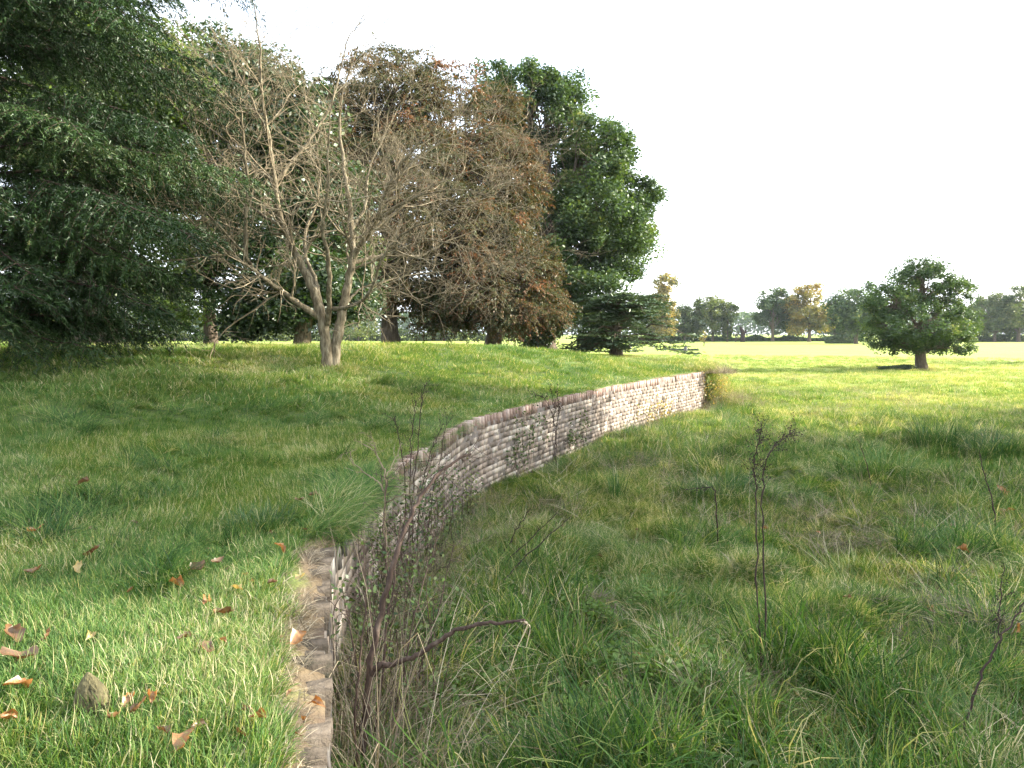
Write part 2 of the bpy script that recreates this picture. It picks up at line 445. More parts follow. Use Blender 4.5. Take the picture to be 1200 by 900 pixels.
B = np.array([[x + math.sin(a) * -.285, y - math.cos(a) * -.285] for x, y, a in fr])
n = len(cs)
ring = np.stack([np.c_[A, np.full(n, -2.3)], np.c_[A, np.full(n, -.13)], np.c_[B, np.full(n, -.13)], np.c_[B, np.full(n, -2.3)]], 1)
i = np.arange(n - 1)[:, None] * 4; j = np.arange(4)[None]
F = np.stack([i + j, i + 4 + j, i + 4 + (j + 1) % 4, i + (j + 1) % 4], -1).reshape(-1, 4)
F = np.concatenate([F, [[0, 1, 2, 3]], [[4*(n-1) + q for q in (3, 2, 1, 0)]]])
link('mortar_core', mesh('mortar_core', ring.reshape(-1, 3), F, M['mortar']), wall)

# ------------------------------------------------------------------ trees
def branch_path(rng, p0, p1, sag=.0, wob=.06, n=7):
    p0 = np.asarray(p0, float); p1 = np.asarray(p1, float); L = np.linalg.norm(p1 - p0)
    t = np.linspace(0, 1, n)[:, None]
    P = p0 + (p1 - p0) * t
    P[:, 2] += (np.sin(t[:, 0] * math.pi) * sag * L)
    w = rng.normal(0, wob * L / 3, (n, 3)); w[0] = w[-1] = 0
    return P + w

def lobes_cover(rng, lobes, ncl):
    Lb = np.array(lobes, float)
    w = (Lb[:, 3] * Lb[:, 4] * Lb[:, 5]) ** .62; w /= w.sum()
    k = rng.choice(len(Lb), ncl, p=w)
    d = nrm(rng.normal(size=(ncl, 3)))
    u = .42 + .58 * rng.random((ncl, 1)) ** .55
    return Lb[k, :3] + d * u * Lb[k, 3:], d, k

def foliage(rng, C, D, per, rc, size, flat=.6, droop=0, stretch=1.0, spread=.28, tilt=.5):
    """leaves gathered in clumps round the points C"""
    n = len(C)
    ct = np.clip(rng.normal(.45, .18, n), 0, 1)
    cr = rc * rng.uniform(.6, 1.35, n)
    idx = np.repeat(np.arange(n), per)
    m = len(idx)
    if droop:
        per_s = 12                                   # strands hanging from the clump
        st = rng.integers(0, per_s, m)
        sd = nrm(rng.normal(size=(n, per_s, 3)) * np.array([1, 1, .35]) + D[:, None] * .6 * np.array([1, 1, .2]))
        t = rng.random(m) ** .8
        d = sd[idx, st]
        pos = C[idx] + d * (cr[idx] * t * 1.5)[:, None]
        pos[:, 2] -= droop * cr[idx] * t ** 2
        pos += rng.normal(0, .05 * rc, (m, 3))
        A = nrm(d + np.array([0, 0, -1.2]) * t[:, None] + rng.normal(0, .4, (m, 3)))
    else:
        g = nrm(rng.normal(size=(m, 3))) * (rng.random((m, 1)) ** .45)
        pos = C[idx] + g * np.array([1, 1, flat]) * cr[idx][:, None]
        A = rng.normal(size=(m, 3)) * np.array([1, 1, tilt])
    N = nrm(D[idx] * .5 + np.array([0, 0, .7]) + rng.normal(0, .55, (m, 3)))
    L = size * rng.uniform(.7, 1.35, m)
    V, F = leaves_geo(pos, A, N, L * stretch, L * .62)
    tn = np.clip(ct[idx] + rng.normal(0, spread * .6, m), 0, 1)
    return V, F, np.repeat(tn, 4)

def make_tree(name, label, base, lobes, trunk_r, fork, ncl, per, rc, leaf, lmat, bark='bark', seed=1, flat=.65, droop=0, group=None,
              lean=(0, 0), top=None, cat='tree', flare=1.7, limbs=1.0, spread=.28, stretch=1.0, tilt=.5, twigs=True, roots=False):
    rng = np.random.default_rng(seed)
    t = thing(name, label, cat, base, group)
    Lb = np.array(lobes, float)
    H = (Lb[:, 2] + Lb[:, 5]).max()
    top = top or H * .8
    mb = MB()
    zz = np.array([-.5, 0, .25, .7, 1.6, fork, (fork + top) / 2, top])
    zz = np.sort(np.where(zz > top, top, zz))
    f = np.clip(zz / top, 0, 1)
    P = np.stack([lean[0] * f + rng.normal(0, .04 * trunk_r * 3, len(zz)), lean[1] * f, zz], -1)
    P[:2, :2] = 0
    R = trunk_r * np.interp(zz, [-.5, 0, .25, .7, 1.6, fork, top], [flare * 1.1, flare, 1 + (flare - 1) * .55, 1 + (flare - 1) * .2, 1.0, .85, .22])
    mb.tube(P, R, 12, .5)
    if roots:
        for a in np.arange(7) * .9 + rng.uniform(0, 1):
            d = np.array([math.cos(a), math.sin(a), 0])
            mb.tube([d * trunk_r * .5 + [0, 0, .9], d * trunk_r * 1.1 + [0, 0, .35], d * trunk_r * 1.9 + [0, 0, .02], d * trunk_r * 2.6 + [0, 0, -.25]],
                    np.array([.35, .34, .26, .1]) * trunk_r, 7)
    mb.obj('trunk', M[bark], t, smooth=True)
    C, D, k = lobes_cover(rng, lobes, ncl)
    lb = MB()
    ends = []
    for q, l in enumerate(Lb):
        z0 = min(max(fork * .8, l[2] * .45), top * .92)
        x0 = np.interp(z0, P[:, 2], P[:, 0]); y0 = np.interp(z0, P[:, 2], P[:, 1])
        pth = branch_path(rng, (x0, y0, z0), l[:3], sag=.10, n=7)
        r0 = trunk_r * .38 * limbs
        lb.tube(pth, np.linspace(r0, r0 * .3, 7), 6)
        ends.append(pth)
    if twigs:
        for c, q in zip(C, k):
            s0 = ends[q][rng.integers(2, 7)]
            pt = branch_path(rng, s0, c, sag=.06, n=5)
            r0 = trunk_r * .10 * limbs
            lb.tube(pt, np.linspace(r0, r0 * .25, 5), 4)
    lb.obj('limbs', M[bark], t, smooth=True)
    V, F, T = foliage(rng, C, D, per, rc, leaf, flat, droop, spread=spread, stretch=stretch, tilt=tilt)
    link('crown', mesh('crown', V, F, M[lmat], T), t)
    return t

def lobe(base, px, py, rpx, rpy, d, dy=0, depth=None):
    """crown lobe seen at px,py (photo pixels) at distance d, local to the tree's base"""
    p = at(px, py, d + dy); k = (d + dy) / FPX
    return (p[0] - base[0], p[1] - base[1], p[2] - base[2], rpx * k, depth if depth else rpx * k, rpy * k)

def base_at(px, d, lawn=True):
    x = at(px, 410, d)[0]
    return np.array([x, d, float(lawn_z(x, d) if lawn else field_z(x, d))])

# -- the big oak
b = base_at(640, 58)
ob = [(620, 130, 62, 48, 0), (690, 190, 55, 48, -1), (735, 235, 36, 36, 1), (600, 200, 60, 50, 2), (655, 270, 55, 45, -3), (722, 290, 45, 34, -1), (590, 300, 55, 45, 1),
      (690, 340, 50, 34, -4), (640, 350, 50, 34, 0), (700, 385, 26, 16, -3), (655, 215, 50, 50, 5), (615, 385, 40, 22, 0), (655, 118, 36, 34, 0), (692, 165, 36, 30, 1), (738, 270, 34, 32, 0), (724, 318, 30, 22, -2), (752, 248, 24, 28, 0), (700, 245, 45, 40, -3), (590, 110, 36, 34, 1), (660, 320, 50, 40, -4)]
make_tree('oak_tree', 'tall broad dark green oak behind the low spreading cedar', b, [lobe(b, *q[:4], 58, q[4]) for q in ob], .75, 4, 480, 330, 1.1, .125, 'oak_leaf', seed=11, flat=.85)
# -- copper beeches
b = base_at(457, 48)
cb = [(460, 110, 70, 52, 0), (540, 130, 62, 48, 1), (400, 150, 62, 55, 1), (575, 195, 48, 45, 0), (470, 200, 80, 60, -3), (390, 250, 55, 60, 0), (530, 270, 65, 50, -3),
      (470, 310, 60, 45, -2), (420, 345, 55, 35, 1), (345, 190, 40, 50, 2), (520, 355, 40, 30, 0)]
make_tree('copper_beech', 'very tall copper beech with a flared dark trunk behind the bare tree', b, [lobe(b, *q[:4], 48, q[4]) for q in cb], .55, 4, 800, 400, 1.0, .064, 'copper', seed=21, droop=.5, flare=2.3, roots=True, stretch=1.1)
b = base_at(578, 50)
cb2 = [(560, 290, 52, 42, -3), (610, 315, 42, 34, -2), (580, 345, 62, 38, -4), (625, 368, 36, 24, -2), (540, 370, 45, 26, -3), (600, 380, 48, 18, -4), (585, 250, 42, 40, 0)]
make_tree('copper_beech', 'lower bronze beech whose skirt droops almost to the lawn beside the oak', b, [lobe(b, q[0], q[1] - 13, q[2], q[3], 50, q[4]) for q in cb2], .5, 2.5, 360, 430, .95, .062, 'copper', seed=22, droop=.4, flare=2.2, roots=True, stretch=1.1)
# -- dark tree behind the bare one with a leaning pale trunk
b = base_at(353, 30)
t4 = [(362, 318, 30, 26, 1), (330, 150, 60, 55, 3), (370, 230, 60, 50, 4), (310, 250, 50, 55, 3), (390, 310, 50, 40, 5), (330, 345, 45, 36, 4), (300, 110, 48, 46, 3), (400, 355, 40, 24, 5), (290, 370, 30, 20, 4)]
make_tree('broadleaf_tree', 'dark leafy tree with a pale leaning trunk just behind the bare tree', b, [lobe(b, *q[:4], 29, q[4] - 3) for q in t4], .30, 3, 300, 260, .95, .085, 'dark_leaf', bark='pale_bark', seed=31, lean=(.6, .5), flare=1.35, top=4.2)
b = base_at(247, 35)
t3 = [(250, 90, 55, 50, 0), (300, 140, 50, 50, 1), (230, 170, 50, 45, 0), (270, 220, 55, 45, 1), (235, 280, 45, 36, -1), (285, 300, 40, 34, 0), (250, 340, 36, 22, 0), (205, 325, 34, 26, 0), (300, 360, 24, 20, 1), (190, 360, 20, 14, 0)]
make_tree('broadleaf_tree', 'slender dark tree with a straight brown trunk at the crest of the lawn', b, [lobe(b, *q[:4], 35, q[4]) for q in t3], .29, 4, 240, 240, 1.0, .085, 'dark_leaf', seed=32, flare=1.5)
b = base_at(118, 27)
t2 = [(150, 80, 80, 60, 0), (80, 40, 80, 60, 1), (200, 110, 48, 55, -1), (120, 160, 90, 60, 0), (40, 130, 70, 70, 1), (170, 330, 45, 30, 0), (185, 370, 40, 18, -1), (90, 300, 80, 50, 1), (40, 370, 60, 26, 1), (180, 250, 50, 40, 2), (110, 230, 70, 50, 2)]
make_tree('lime_tree', 'wide lime with a stout twin trunk and yellow green leaves behind the conifer', b, [lobe(b, *q[:4], 28, q[4]) for q in t2], .55, 3, 420, 200, 1.0, .09, 'light_leaf', seed=33, flare=1.5, roots=True)

# -- cedar of Lebanon, low and spreading
def cedar(base, d):
    rng = np.random.default_rng(41)
    t = thing('cedar_tree', 'low wide cedar with flat tiers of branches touching the lawn', 'tree', base)
    mb = MB(); k = d / FPX
    P = np.array([[0, 0, -.4], [0, 0, 0], [.05, 0, .9], [-.1, 0, 2.2], [.1, .1, 3.3], [.1, .1, 4.2]])
    mb.tube(P, [.62, .5, .40, .33, .2, .05], 10); mb.obj('trunk', M['bark'], t, smooth=True)
    lb = MB(); cs = []; ds = []; nn = []; tn = []
    for q in range(84):
        z0 = rng.uniform(.5, 3.7); a = rng.uniform(0, 2 * math.pi)
        L = (5.3 - .62 * z0 + .5 * math.cos(a)) * rng.uniform(.45, 1.12)
        if abs(math.cos(a)) < .2: L *= .8
        dz = -.12 * L - (.35 if z0 < 1.6 else 0) + .12 * z0
        e = np.array([math.cos(a) * L, math.sin(a) * L, max(z0 + dz, .15)])
        p = branch_path(rng, (0, 0, z0), e, sag=.12, wob=.08, n=8)
        lb.tube(p, np.linspace(.09, .015, 8), 5)
        for j in range(3, 8):                    # flat sprays along the branch
            w = .75 * rng.uniform(.6, 1.2) * (1.15 - abs(j - 5) * .13)
            m = 44
            g = rng.normal(0, .5, (m, 3)) * np.array([w, w, .07])
            cs.append(p[j] + g + [0, 0, .08]); ds.append(nrm(rng.normal(size=(m, 3)) * [1, 1, .25])); nn.append(nrm(np.array([0, 0, 1]) + rng.normal(0, .35, (m, 3))))
            tn.append(np.clip(rng.normal(.5, .2) + rng.normal(0, .15, m), 0, 1))
    lb.obj('limbs', M['bark'], t, smooth=True)
    C = np.concatenate(cs)
    V, F = leaves_geo(C, np.concatenate(ds), np.concatenate(nn), .15, .055)
    link('crown', mesh('crown', V, F, M['cedar'], np.repeat(np.concatenate(tn), 4)), t)
cedar(base_at(722, 50), 50)

# -- conifer whose branches hang in at the corner
def conifer(base):
    rng = np.random.default_rng(43)
    t = thing('conifer_tree', 'huge dark conifer with long drooping feathery branches overhanging the lawn', 'tree', base)
    H = 24.0
    mb = MB(); mb.tube([[0, 0, -.4], [0, 0, 0], [0, 0, .8], [0, 0, 8], [0, 0, 16], [0, 0, H]], [.75, .62, .48, .38, .22, .04], 12)
    mb.obj('trunk', M['bark'], t, smooth=True)
    br = MB(); tw = MB()
    pos = []; ax = []; tn = []
    nb = 330
    for q in range(nb):
        z0 = .9 + (H - 2) * (q / nb) ** 1.15 + rng.uniform(-.3, .3)
        a = rng.uniform(-math.pi, math.pi)
        seen = -2.2 < a < 1.7
        L = 6.4 * (1 - (z0 / H) ** 1.6) ** .8 * rng.uniform(.72, 1.12) * min(.42 + z0 / 6.5, 1) * .95 + .4
        d = np.array([math.cos(a), math.sin(a), 0])
        u = np.linspace(0, 1, 10)
        up = rng.uniform(.10, .28) if z0 > 2.5 else rng.uniform(.04, .12)
        P = np.array([0, 0, z0]) + d[None] * (L * u)[:, None]
        P[:, 2] += L * (up * u - (up + rng.uniform(.08, .20)) * u ** 2.4) 
        P[1:-1] += rng.normal(0, .05, (8, 3))
        P[:, 2] = np.maximum(P[:, 2], .35)
        br.tube(P, np.linspace(.045, .006, 10), 5)
        side = np.array([-d[1], d[0], 0])
        step = .12 if seen else .5
        bt = np.clip(rng.normal(.45, .16), 0, 1)
        for s_ in np.arange(.8, L, step):
            f = s_ / L
            c = np.array([np.interp(f, u, P[:, i]) for i in range(3)])
            for sg in (-1, 1):
                l = (.65 + .8 * math.sin(math.pi * min(f * 1.05, 1))) * rng.uniform(.5, 1.15)
                dr = nrm(side * sg + d * rng.uniform(.3, .9) + np.array([0, 0, rng.uniform(-.5, .1)]))
                v = np.linspace(0, 1, 4)[:, None]
                Q = c + dr * l * v; Q[:, 2] -= (l * rng.uniform(.25, .6) * v[:, 0] ** 1.8)
                if seen and rng.random() < .5: tw.tube(Q, np.linspace(.007, .003, 4), 3, .5)
                m = int((50 if seen else 8) * l / .8) + 4
                w = rng.random(m)
                cc = np.stack([np.interp(w, v[:, 0], Q[:, i]) for i in range(3)], -1) + rng.normal(0, .022, (m, 3))
                aa = nrm(nrm(Q[-1] - Q[0])[None] * .8 + rng.normal(0, .55, (m, 3)) + np.array([0, 0, -.15]))
                pos.append(cc); ax.append(aa); tn.append(np.clip(bt + rng.normal(0, .16, m), 0, 1))
    br.obj('limbs', M['branch'], t, smooth=True)
    tw.obj('twigs', M['branch'], t)
    C = np.concatenate(pos); A = np.concatenate(ax); m = len(C)
    B = nrm(np.cross(A, nrm(rng.normal(size=(m, 3)))))
    L = rng.uniform(.05, .10, m)[:, None]; w = .0115
    V = np.stack([C - B * w, C + B * w, C + A * L * 1.3], 1).reshape(-1, 3)
    F = np.arange(m * 3).reshape(-1, 3)
    link('foliage', mesh('foliage', V, F, M['needle'], np.repeat(np.concatenate(tn), 3)), t)
    print('needles', m)
conifer(base_at(-60, 15))

# -- the bare tree
def bare_tree():
    rng = np.random.default_rng(51)
    D = 18.0
    bx, by, bz = ground_at(385, 431, 'lawn')
    D = by
    t = thing('bare_tree', 'leafless many stemmed tree with pale flaking bark standing alone on the lawn', 'tree', (bx, by, bz))
    def P(px, py, dy): return at(px, py, D + dy) - np.array([bx, by, bz])
    stems = [  # (pixels + depth offset), radius start, end
        ([(384, 436, 0), (382, 402, 0), (376, 368, 0), (367, 340, .1), (352, 308, .2), (338, 280, .2), (328, 252, .1), (322, 215, 0), (316, 165, -.2), (308, 120, -.3), (305, 60, -.5), (298, 5, -.7)], .155, .012),
        ([(390, 436, .08), (394, 402, .12), (401, 365, .2), (408, 330, .3), (413, 300, .3), (412, 270, .5), (409, 235, .6), (402, 190, .9), (398, 140, 1.2), (404, 100, 1.3), (420, 55, 1.5)], .145, .012),
        ([(374, 372, 0), (352, 358, -.3), (325, 338, -.7), (300, 318, -1.2), (288, 300, -1.5), (262, 270, -2.0), (235, 240, -2.2)], .085, .012),
        ([(410, 306, .3), (425, 285, .1), (441, 258, -.2), (452, 225, -.5), (472, 190, -.8), (498, 160, -1.0), (530, 128, -1.2)], .085, .010),
        ([(413, 308, .3), (432, 303, .8), (460, 298, 1.2), (492, 300, 1.8), (520, 285, 2.2), (560, 268, 2.6)], .062, .010),
        ([(384, 380, -.1), (386, 340, -.6), (384, 300, -1), (378, 262, -1.4), (385, 215, -1.8), (384, 160, -2.1), (392, 100, -2.3)], .075, .010),
        ([(376, 360, .1), (370, 330, .8), (358, 300, 1.3), (360, 265, 1.7), (372, 235, 1.9), (374, 190, 2.2), (362, 130, 2.5), (350, 70, 2.7)], .065, .009),
        ([(390, 362, -.2), (408, 360, -.7), (432, 345, -1.3), (445, 310, -1.8), (470, 275, -2.2), (510, 255, -2.6), (550, 225, -2.9)], .055, .009),
        ([(333, 268, .2), (312, 255, .5), (285, 235, .8), (262, 205, 1.2), (240, 170, 1.4), (222, 140, 1.6)], .05, .008),
        ([(288, 300, -1.5), (288, 260, -1.6), (290, 215, -1.8), (286, 165, -2), (280, 110, -2.1), (270, 50, -2.2)], .055, .008),
        ([(322, 215, 0), (342, 190, .3), (360, 168, .5), (385, 130, .8), (398, 85, .9), (408, 45, 1.0), (428, 22, 1.1)], .05, .008),
        ([(412, 270, .5), (428, 240, .9), (432, 200, 1.4), (450, 160, 1.8), (470, 120, 2.0)], .05, .008),
        ([(413, 300, .3), (440, 268, .6), (480, 236, .9), (530, 208, 1.0), (585, 192, 1.2), (618, 190, 1.3)], .05, .008),
        ([(441, 258, -.2), (485, 232, -.6), (535, 222, -1.0), (590, 232, -1.3)], .036, .007),
        ([(452, 225, -.5), (495, 182, -.2), (550, 152, .1), (606, 146, .3)], .036, .007),
        ([(300, 318, -1.2), (262, 292, -1.5), (226, 262, -1.8), (202, 226, -2.0)], .04, .007),
        ([(322, 215, 0), (286, 182, .3), (246, 150, .6), (208, 128, .9)], .036, .007),
        ([(316, 165, -.2), (292, 110, 0), (264, 60, .2), (240, 22, .4)], .032, .006),
        ([(460, 298, 1.2), (500, 282, .8), (545, 290, .5), (585, 315, .3)], .03, .006),
        ([(401, 365, .2), (420, 340, 1.0), (450, 330, 1.8), (485, 322, 2.4), (520, 318, 2.8)], .04, .007),
    ]
    tw = MB()
    allp = []
    def twig(p0, d, L, r, lev, zup):
        n = 5
        pts = [p0]; dd = d
        for i in range(n):
            dd = nrm(dd + rng.normal(0, .16, 3) + np.array([0, 0, zup]))
            pts.append(pts[-1] + dd * L / n)
        pts = np.array(pts)
        tw.tube(pts, np.linspace(r, max(r * .35, .0022), n + 1), 4 if r > .009 else 3, rng.uniform(.2, .9))
        if lev > 0:
            for _ in range(rng.integers(4, 8) if lev > 1 else rng.integers(3, 6)):
                i = rng.integers(1, n + 1)
                ax = nrm(pts[i] - pts[i - 1])
                sd = nrm(rng.normal(size=3)); sd = nrm(sd - ax * sd.dot(ax))
                twig(pts[i], nrm(ax * .75 + sd * .75 + np.array([0, 0, .12])), L * rng.uniform(.38, .72), max(r * .5, .0035), lev - 1, zup)
    for k, (pp, r0, r1) in enumerate(stems):
        C = curve_pts([P(*q) for q in pp], 5)
        C[2:-1] += rng.normal(0, .012, C[2:-1].shape)
        f = np.linspace(0, 1, len(C))
        R = r1 + (r0 - r1) * (1 - f) ** 1.15
        m = MB(); m.tube(C, R * (1 + .07 * np.sin(np.arange(len(C)) * 1.9 + k)), 9 if r0 > .1 else 7)
        if k < 2:
            m.tube([C[0] + [0, 0, -.1], C[1], C[3]], [r0 * 1.45, r0 * 1.12, r0 * .9], 9)
        m.obj('stem', M['pale_bark'], t, smooth=True)
        nt_ = int(20 if k < 2 else 14)
        for _ in range(nt_):
            i = int(len(C) * rng.uniform(.30 if k < 2 else .22, .99)); i = min(max(i, 1), len(C) - 1)
            ax = nrm(C[i] - C[i - 1]); sd = nrm(rng.normal(size=3)); sd = nrm(sd - ax * sd.dot(ax))
            twig(C[i], nrm(ax * .6 + sd * .9), rng.uniform(.8, 2.1), max(R[i] * .42, .007), 2, .025)
    tw.obj('twigs', M['twig'], t)
bare_tree()

# -- field oak
b = base_at(1080, 65, False); b[2] = FIELD
fo = [(1080, 335, 38, 26, 0), (1050, 355, 30, 26, -1), (1112, 352, 28, 28, 1), (1035, 385, 24, 24, 0), (1080, 378, 44, 28, -2), (1122, 385, 22, 26, 0), (1055, 400, 34, 13, 0), (1105, 402, 34, 13, 0), (1078, 395, 40, 16, 2), (1078, 320, 24, 14, 0)]
make_tree('oak_tree', 'single rounded green oak on the open meadow with a short trunk', b, [lobe(b, q[0], q[1], q[2] * 1.1, q[3] * 1.08, 65, q[4]) for q in fo], .42, 1.4, 340, 150, .66, .10, 'oak_leaf', seed=61, flat=.8, flare=1.45)

# -- far trees on the field's edge
FG = 'trees along the edge of the meadow'
def far(px, d, w, h, mat, label, seed, ncl=105, per=90, kind='tree', trunk=True, shape='round', bottom=.12, name='far_tree'):
    b = base_at(px, d, False); k = d / FPX
    r = w * k / 2; H = h * k
    rg = np.random.default_rng(seed)
    L = []
    if shape == 'tall':
        for z in np.linspace(.2, .88, 6): L.append((rg.normal(0, .1) * r, 0, z * H, r * rg.uniform(.6, .95) * (1.15 - z * .5), r * .7, H * .13))
    else:
        for q in range(9):
            a = rg.uniform(0, 6.28); z = rg.uniform(bottom + .2, .78)
            rr = r * math.sqrt(max(0.05, 1 - ((z - .5) / .62) ** 2)) * .55
            L.append((math.cos(a) * rr, math.sin(a) * rr, z * H, r * .52, r * .52, H * .19))
        L.append((0, 0, H * .86, r * .45, r * .45, H * .13)); L.append((-r * .5, 0, H * (bottom + .16), r * .45, r * .45, H * .13)); L.append((r * .5, 0, H * (bottom + .16), r * .45, r * .45, H * .13))
    return make_tree(name, label, b, L, max(.03 * H, .08), H * .2, ncl, per, r * .24, .009 * H + .10 * r / 4, mat, seed=seed, flat=.75, group=FG, flare=1.3, twigs=False)
far(776, 262, 48, 78, 'far_gold', 'tall narrow golden tree rising behind the low cedar', 71, shape='tall')
far(764, 285, 44, 56, 'far_green', 'grey green tree tucked behind the golden poplar and the cedar', 72)
far(802, 275, 44, 44, 'far_green', 'small rounded green tree beside the golden tree', 73)
far(835, 272, 52, 53, 'far_green', 'grey green dome shaped tree above the little autumn sapling', 74)
far(852, 268, 16, 36, 'far_green', 'thin pale tree at the gap where distant woods show', 75, shape='tall')
far(905, 272, 50, 63, 'oak_leaf', 'dark leggy tree with bare lower trunk beside the yellowing tree', 76, bottom=.3)
far(924, 280, 46, 54, 'oak_leaf', 'dark tree squeezed behind the yellowing tree', 77)
far(948, 265, 60, 68, 'far_gold', 'broad yellowing tree with an orange side', 78, ncl=110)
far(978, 285, 50, 42, 'far_green', 'low brownish tree between the yellowing tree and the dark green one', 79)
far(1003, 215, 76, 72, 'oak_leaf', 'dark green spreading tree partly hidden by the round meadow oak', 80, ncl=120)
far(1035, 230, 46, 66, 'oak_leaf', 'dark tree standing directly behind the round meadow oak', 81, ncl=90)
far(1165, 262, 60, 58, 'far_green', 'grey green tree in the wood beyond the round meadow oak', 82)
far(1193, 258, 56, 68, 'far_green', 'tallest grey tree of the wood beyond the round meadow oak', 83, ncl=110)
far(1145, 275, 48, 50, 'far_green', 'low tree at the edge of the wood beyond the round meadow oak', 84)
far(1232, 262, 60, 62, 'far_green', 'large grey tree at the outer end of the wood', 85)
far(187, 190, 24, 16, 'light_leaf', 'small pale rounded bush on the bright meadow seen between two trunks', 86, bottom=0, name='bush', ncl=40)
far(236, 200, 18, 16, 'light_leaf', 'small pale bush half hidden behind the straight brown trunk', 87, bottom=0, name='bush', ncl=40)
far(825, 178, 12, 19, 'far_gold', 'little orange autumn sapling standing on the open meadow', 88, ncl=24, per=40, bottom=.2, name='sapling')
far(862, 262, 11, 16, 'copper', 'small dark red shrub next to the dead stump', 89, ncl=24, per=40, bottom=0, name='shrub')
lab = ['dark distant tree seen under the conifer boughs', 'rounded distant tree seen through the gap between trunks', 'bluish distant tree seen past the straight brown trunk', 'low distant tree behind the leaning pale trunk',
       'distant tree seen beside the flared beech trunk', 'distant tree filling the gap under the copper skirt', 'hazy distant tree at the edge of the conifer trunk', 'tall distant tree behind the lime trunk']
for q, (px, w, h) in enumerate([(140, 60, 34), (205, 46, 30), (275, 70, 34), (335, 60, 30), (420, 60, 32), (520, 70, 34), (60, 80, 40), (-20, 90, 46)]):
    far(px, 275 + 7 * (q % 3), w, h, 'far_green', lab[q], 90 + q, ncl=60)

# the pollarded stump by the gap, small stump, hedge line, oak-foot bush
def dead_stump():
    b = base_at(870, 262, False); rg = np.random.default_rng(3); k = 262 / FPX
    t = thing('dead_stump', 'tall dark dead tree stump beside the small red shrub on the meadow edge', 'stump', b)
    m = MB(); m.tube([[0, 0, -.3], [0, 0, 1], [.1, 0, 3.2], [-.6, 0, 4.6], [-.9, 0, 5.4]], [.9, .8, .75, .6, .3], 8, cap=True); m.obj('trunk', M['deadstem'], t)
    m = MB(); m.tube([[.1, 0, 2.6], [1.0, .1, 3.6], [1.2, .1, 4.2]], [.5, .4, .2], 7, cap=True); m.obj('limb', M['deadstem'], t)
dead_stump()
def scrub(name, label, cat, px0, px1, d, h, mat, seed, n, leaf, group=None, w=3.0):
    rg = np.random.default_rng(seed)
    a = at(px0, 410, d)[0]; c = at(px1, 410, d)[0]
    x = rg.uniform(a, c, n); y = d + rg.uniform(-w / 2, w / 2, n)
    hh = h * (.45 + .9 * vnoise(x * .25 + seed, y * 0, seed)) 
    C = np.stack([x - (a + c) / 2, y - d, rg.random(n) * hh], -1)
    A = rg.normal(size=(n, 3)); N = nrm(rg.normal(size=(n, 3)) + [0, 0, .6])
    V, F = leaves_geo(C, A, N, leaf * rg.uniform(.6, 1.4, n), leaf * .6)
    me = mesh(name, V, F, M[mat], np.repeat(np.clip(rg.normal(.4, .2, n), 0, 1), 4))
    o = link(name, me, loc=((a + c) / 2, d, float(field_z((a + c) / 2, d))))
    return tag(o, label, cat, group)
scrub('hedge', 'long low dark hedge running under the trees at the far edge of the meadow', 'hedge', 740, 1010, 280, 2.2, 'oak_leaf', 5, 9000, .38)
scrub('hedge', 'low dark hedge at the foot of the wood beyond the round meadow oak', 'hedge', 1060, 1300, 268, 3.2, 'oak_leaf', 6, 8000, .4)
scrub('hedge', 'low hedge across the meadow seen between the tree trunks', 'hedge', -60, 640, 290, 4.2, 'far_green', 7, 16000, .5)
scrub('bush', 'low dark bush spreading at the foot of the round meadow oak', 'bush', 1033, 1070, 64.2, .42, 'dark_leaf', 8, 2600, .07, w=1.6)
scrub('bush', 'low dark bush in front of the dark green spreading tree far off', 'bush', 968, 1000, 225, .9, 'oak_leaf', 9, 1500, .25, w=3)
scrub('weeds', 'patch of low weeds round the small grey stump on the meadow', 'weeds', 785, 818, 134, .45, 'dark_leaf', 10, 1500, .13, w=1.5)
scrub('weeds', 'yellow green weeds growing under the copper skirt at the lawn edge', 'weeds', 596, 634, 56, 1.9, 'light_leaf', 12, 500, .10, w=1.2)
def small_stump():
    b = base_at(803, 131, False)
    t = MB(); t.tube([[0, 0, -.2], [0, 0, .3], [.05, 0, .7], [.12, 0, .95]], [.34, .36, .30, .14], 7, cap=True)
    tag(t.obj('stump', M['dark_stone'], loc=b), 'small grey stump standing in the bright meadow near the cedar', 'stump')
small_stump()
# far woods
rg = np.random.default_rng(17)
n = 42000
x = rg.uniform(-620, 640, n); y = 640 + rg.uniform(0, 60, n)
h = 17 + 7 * fbm(x * .06, y * .05, 4)
z = h * rg.random(n) ** .6
V, F = leaves_geo(np.stack([x, y, z + FIELD], -1), rg.normal(size=(n, 3)), nrm(rg.normal(size=(n, 3)) + [0, -.3, .5]), rg.uniform(1.0, 2.2, n), 1.1)
tag(link('woods', mesh('woods', V, F, M['oak_leaf'], np.repeat(np.clip(rg.normal(.4, .2, n), 0, 1), 4))), 'bluish belt of distant woods along the horizon', 'woods', kind='stuff')

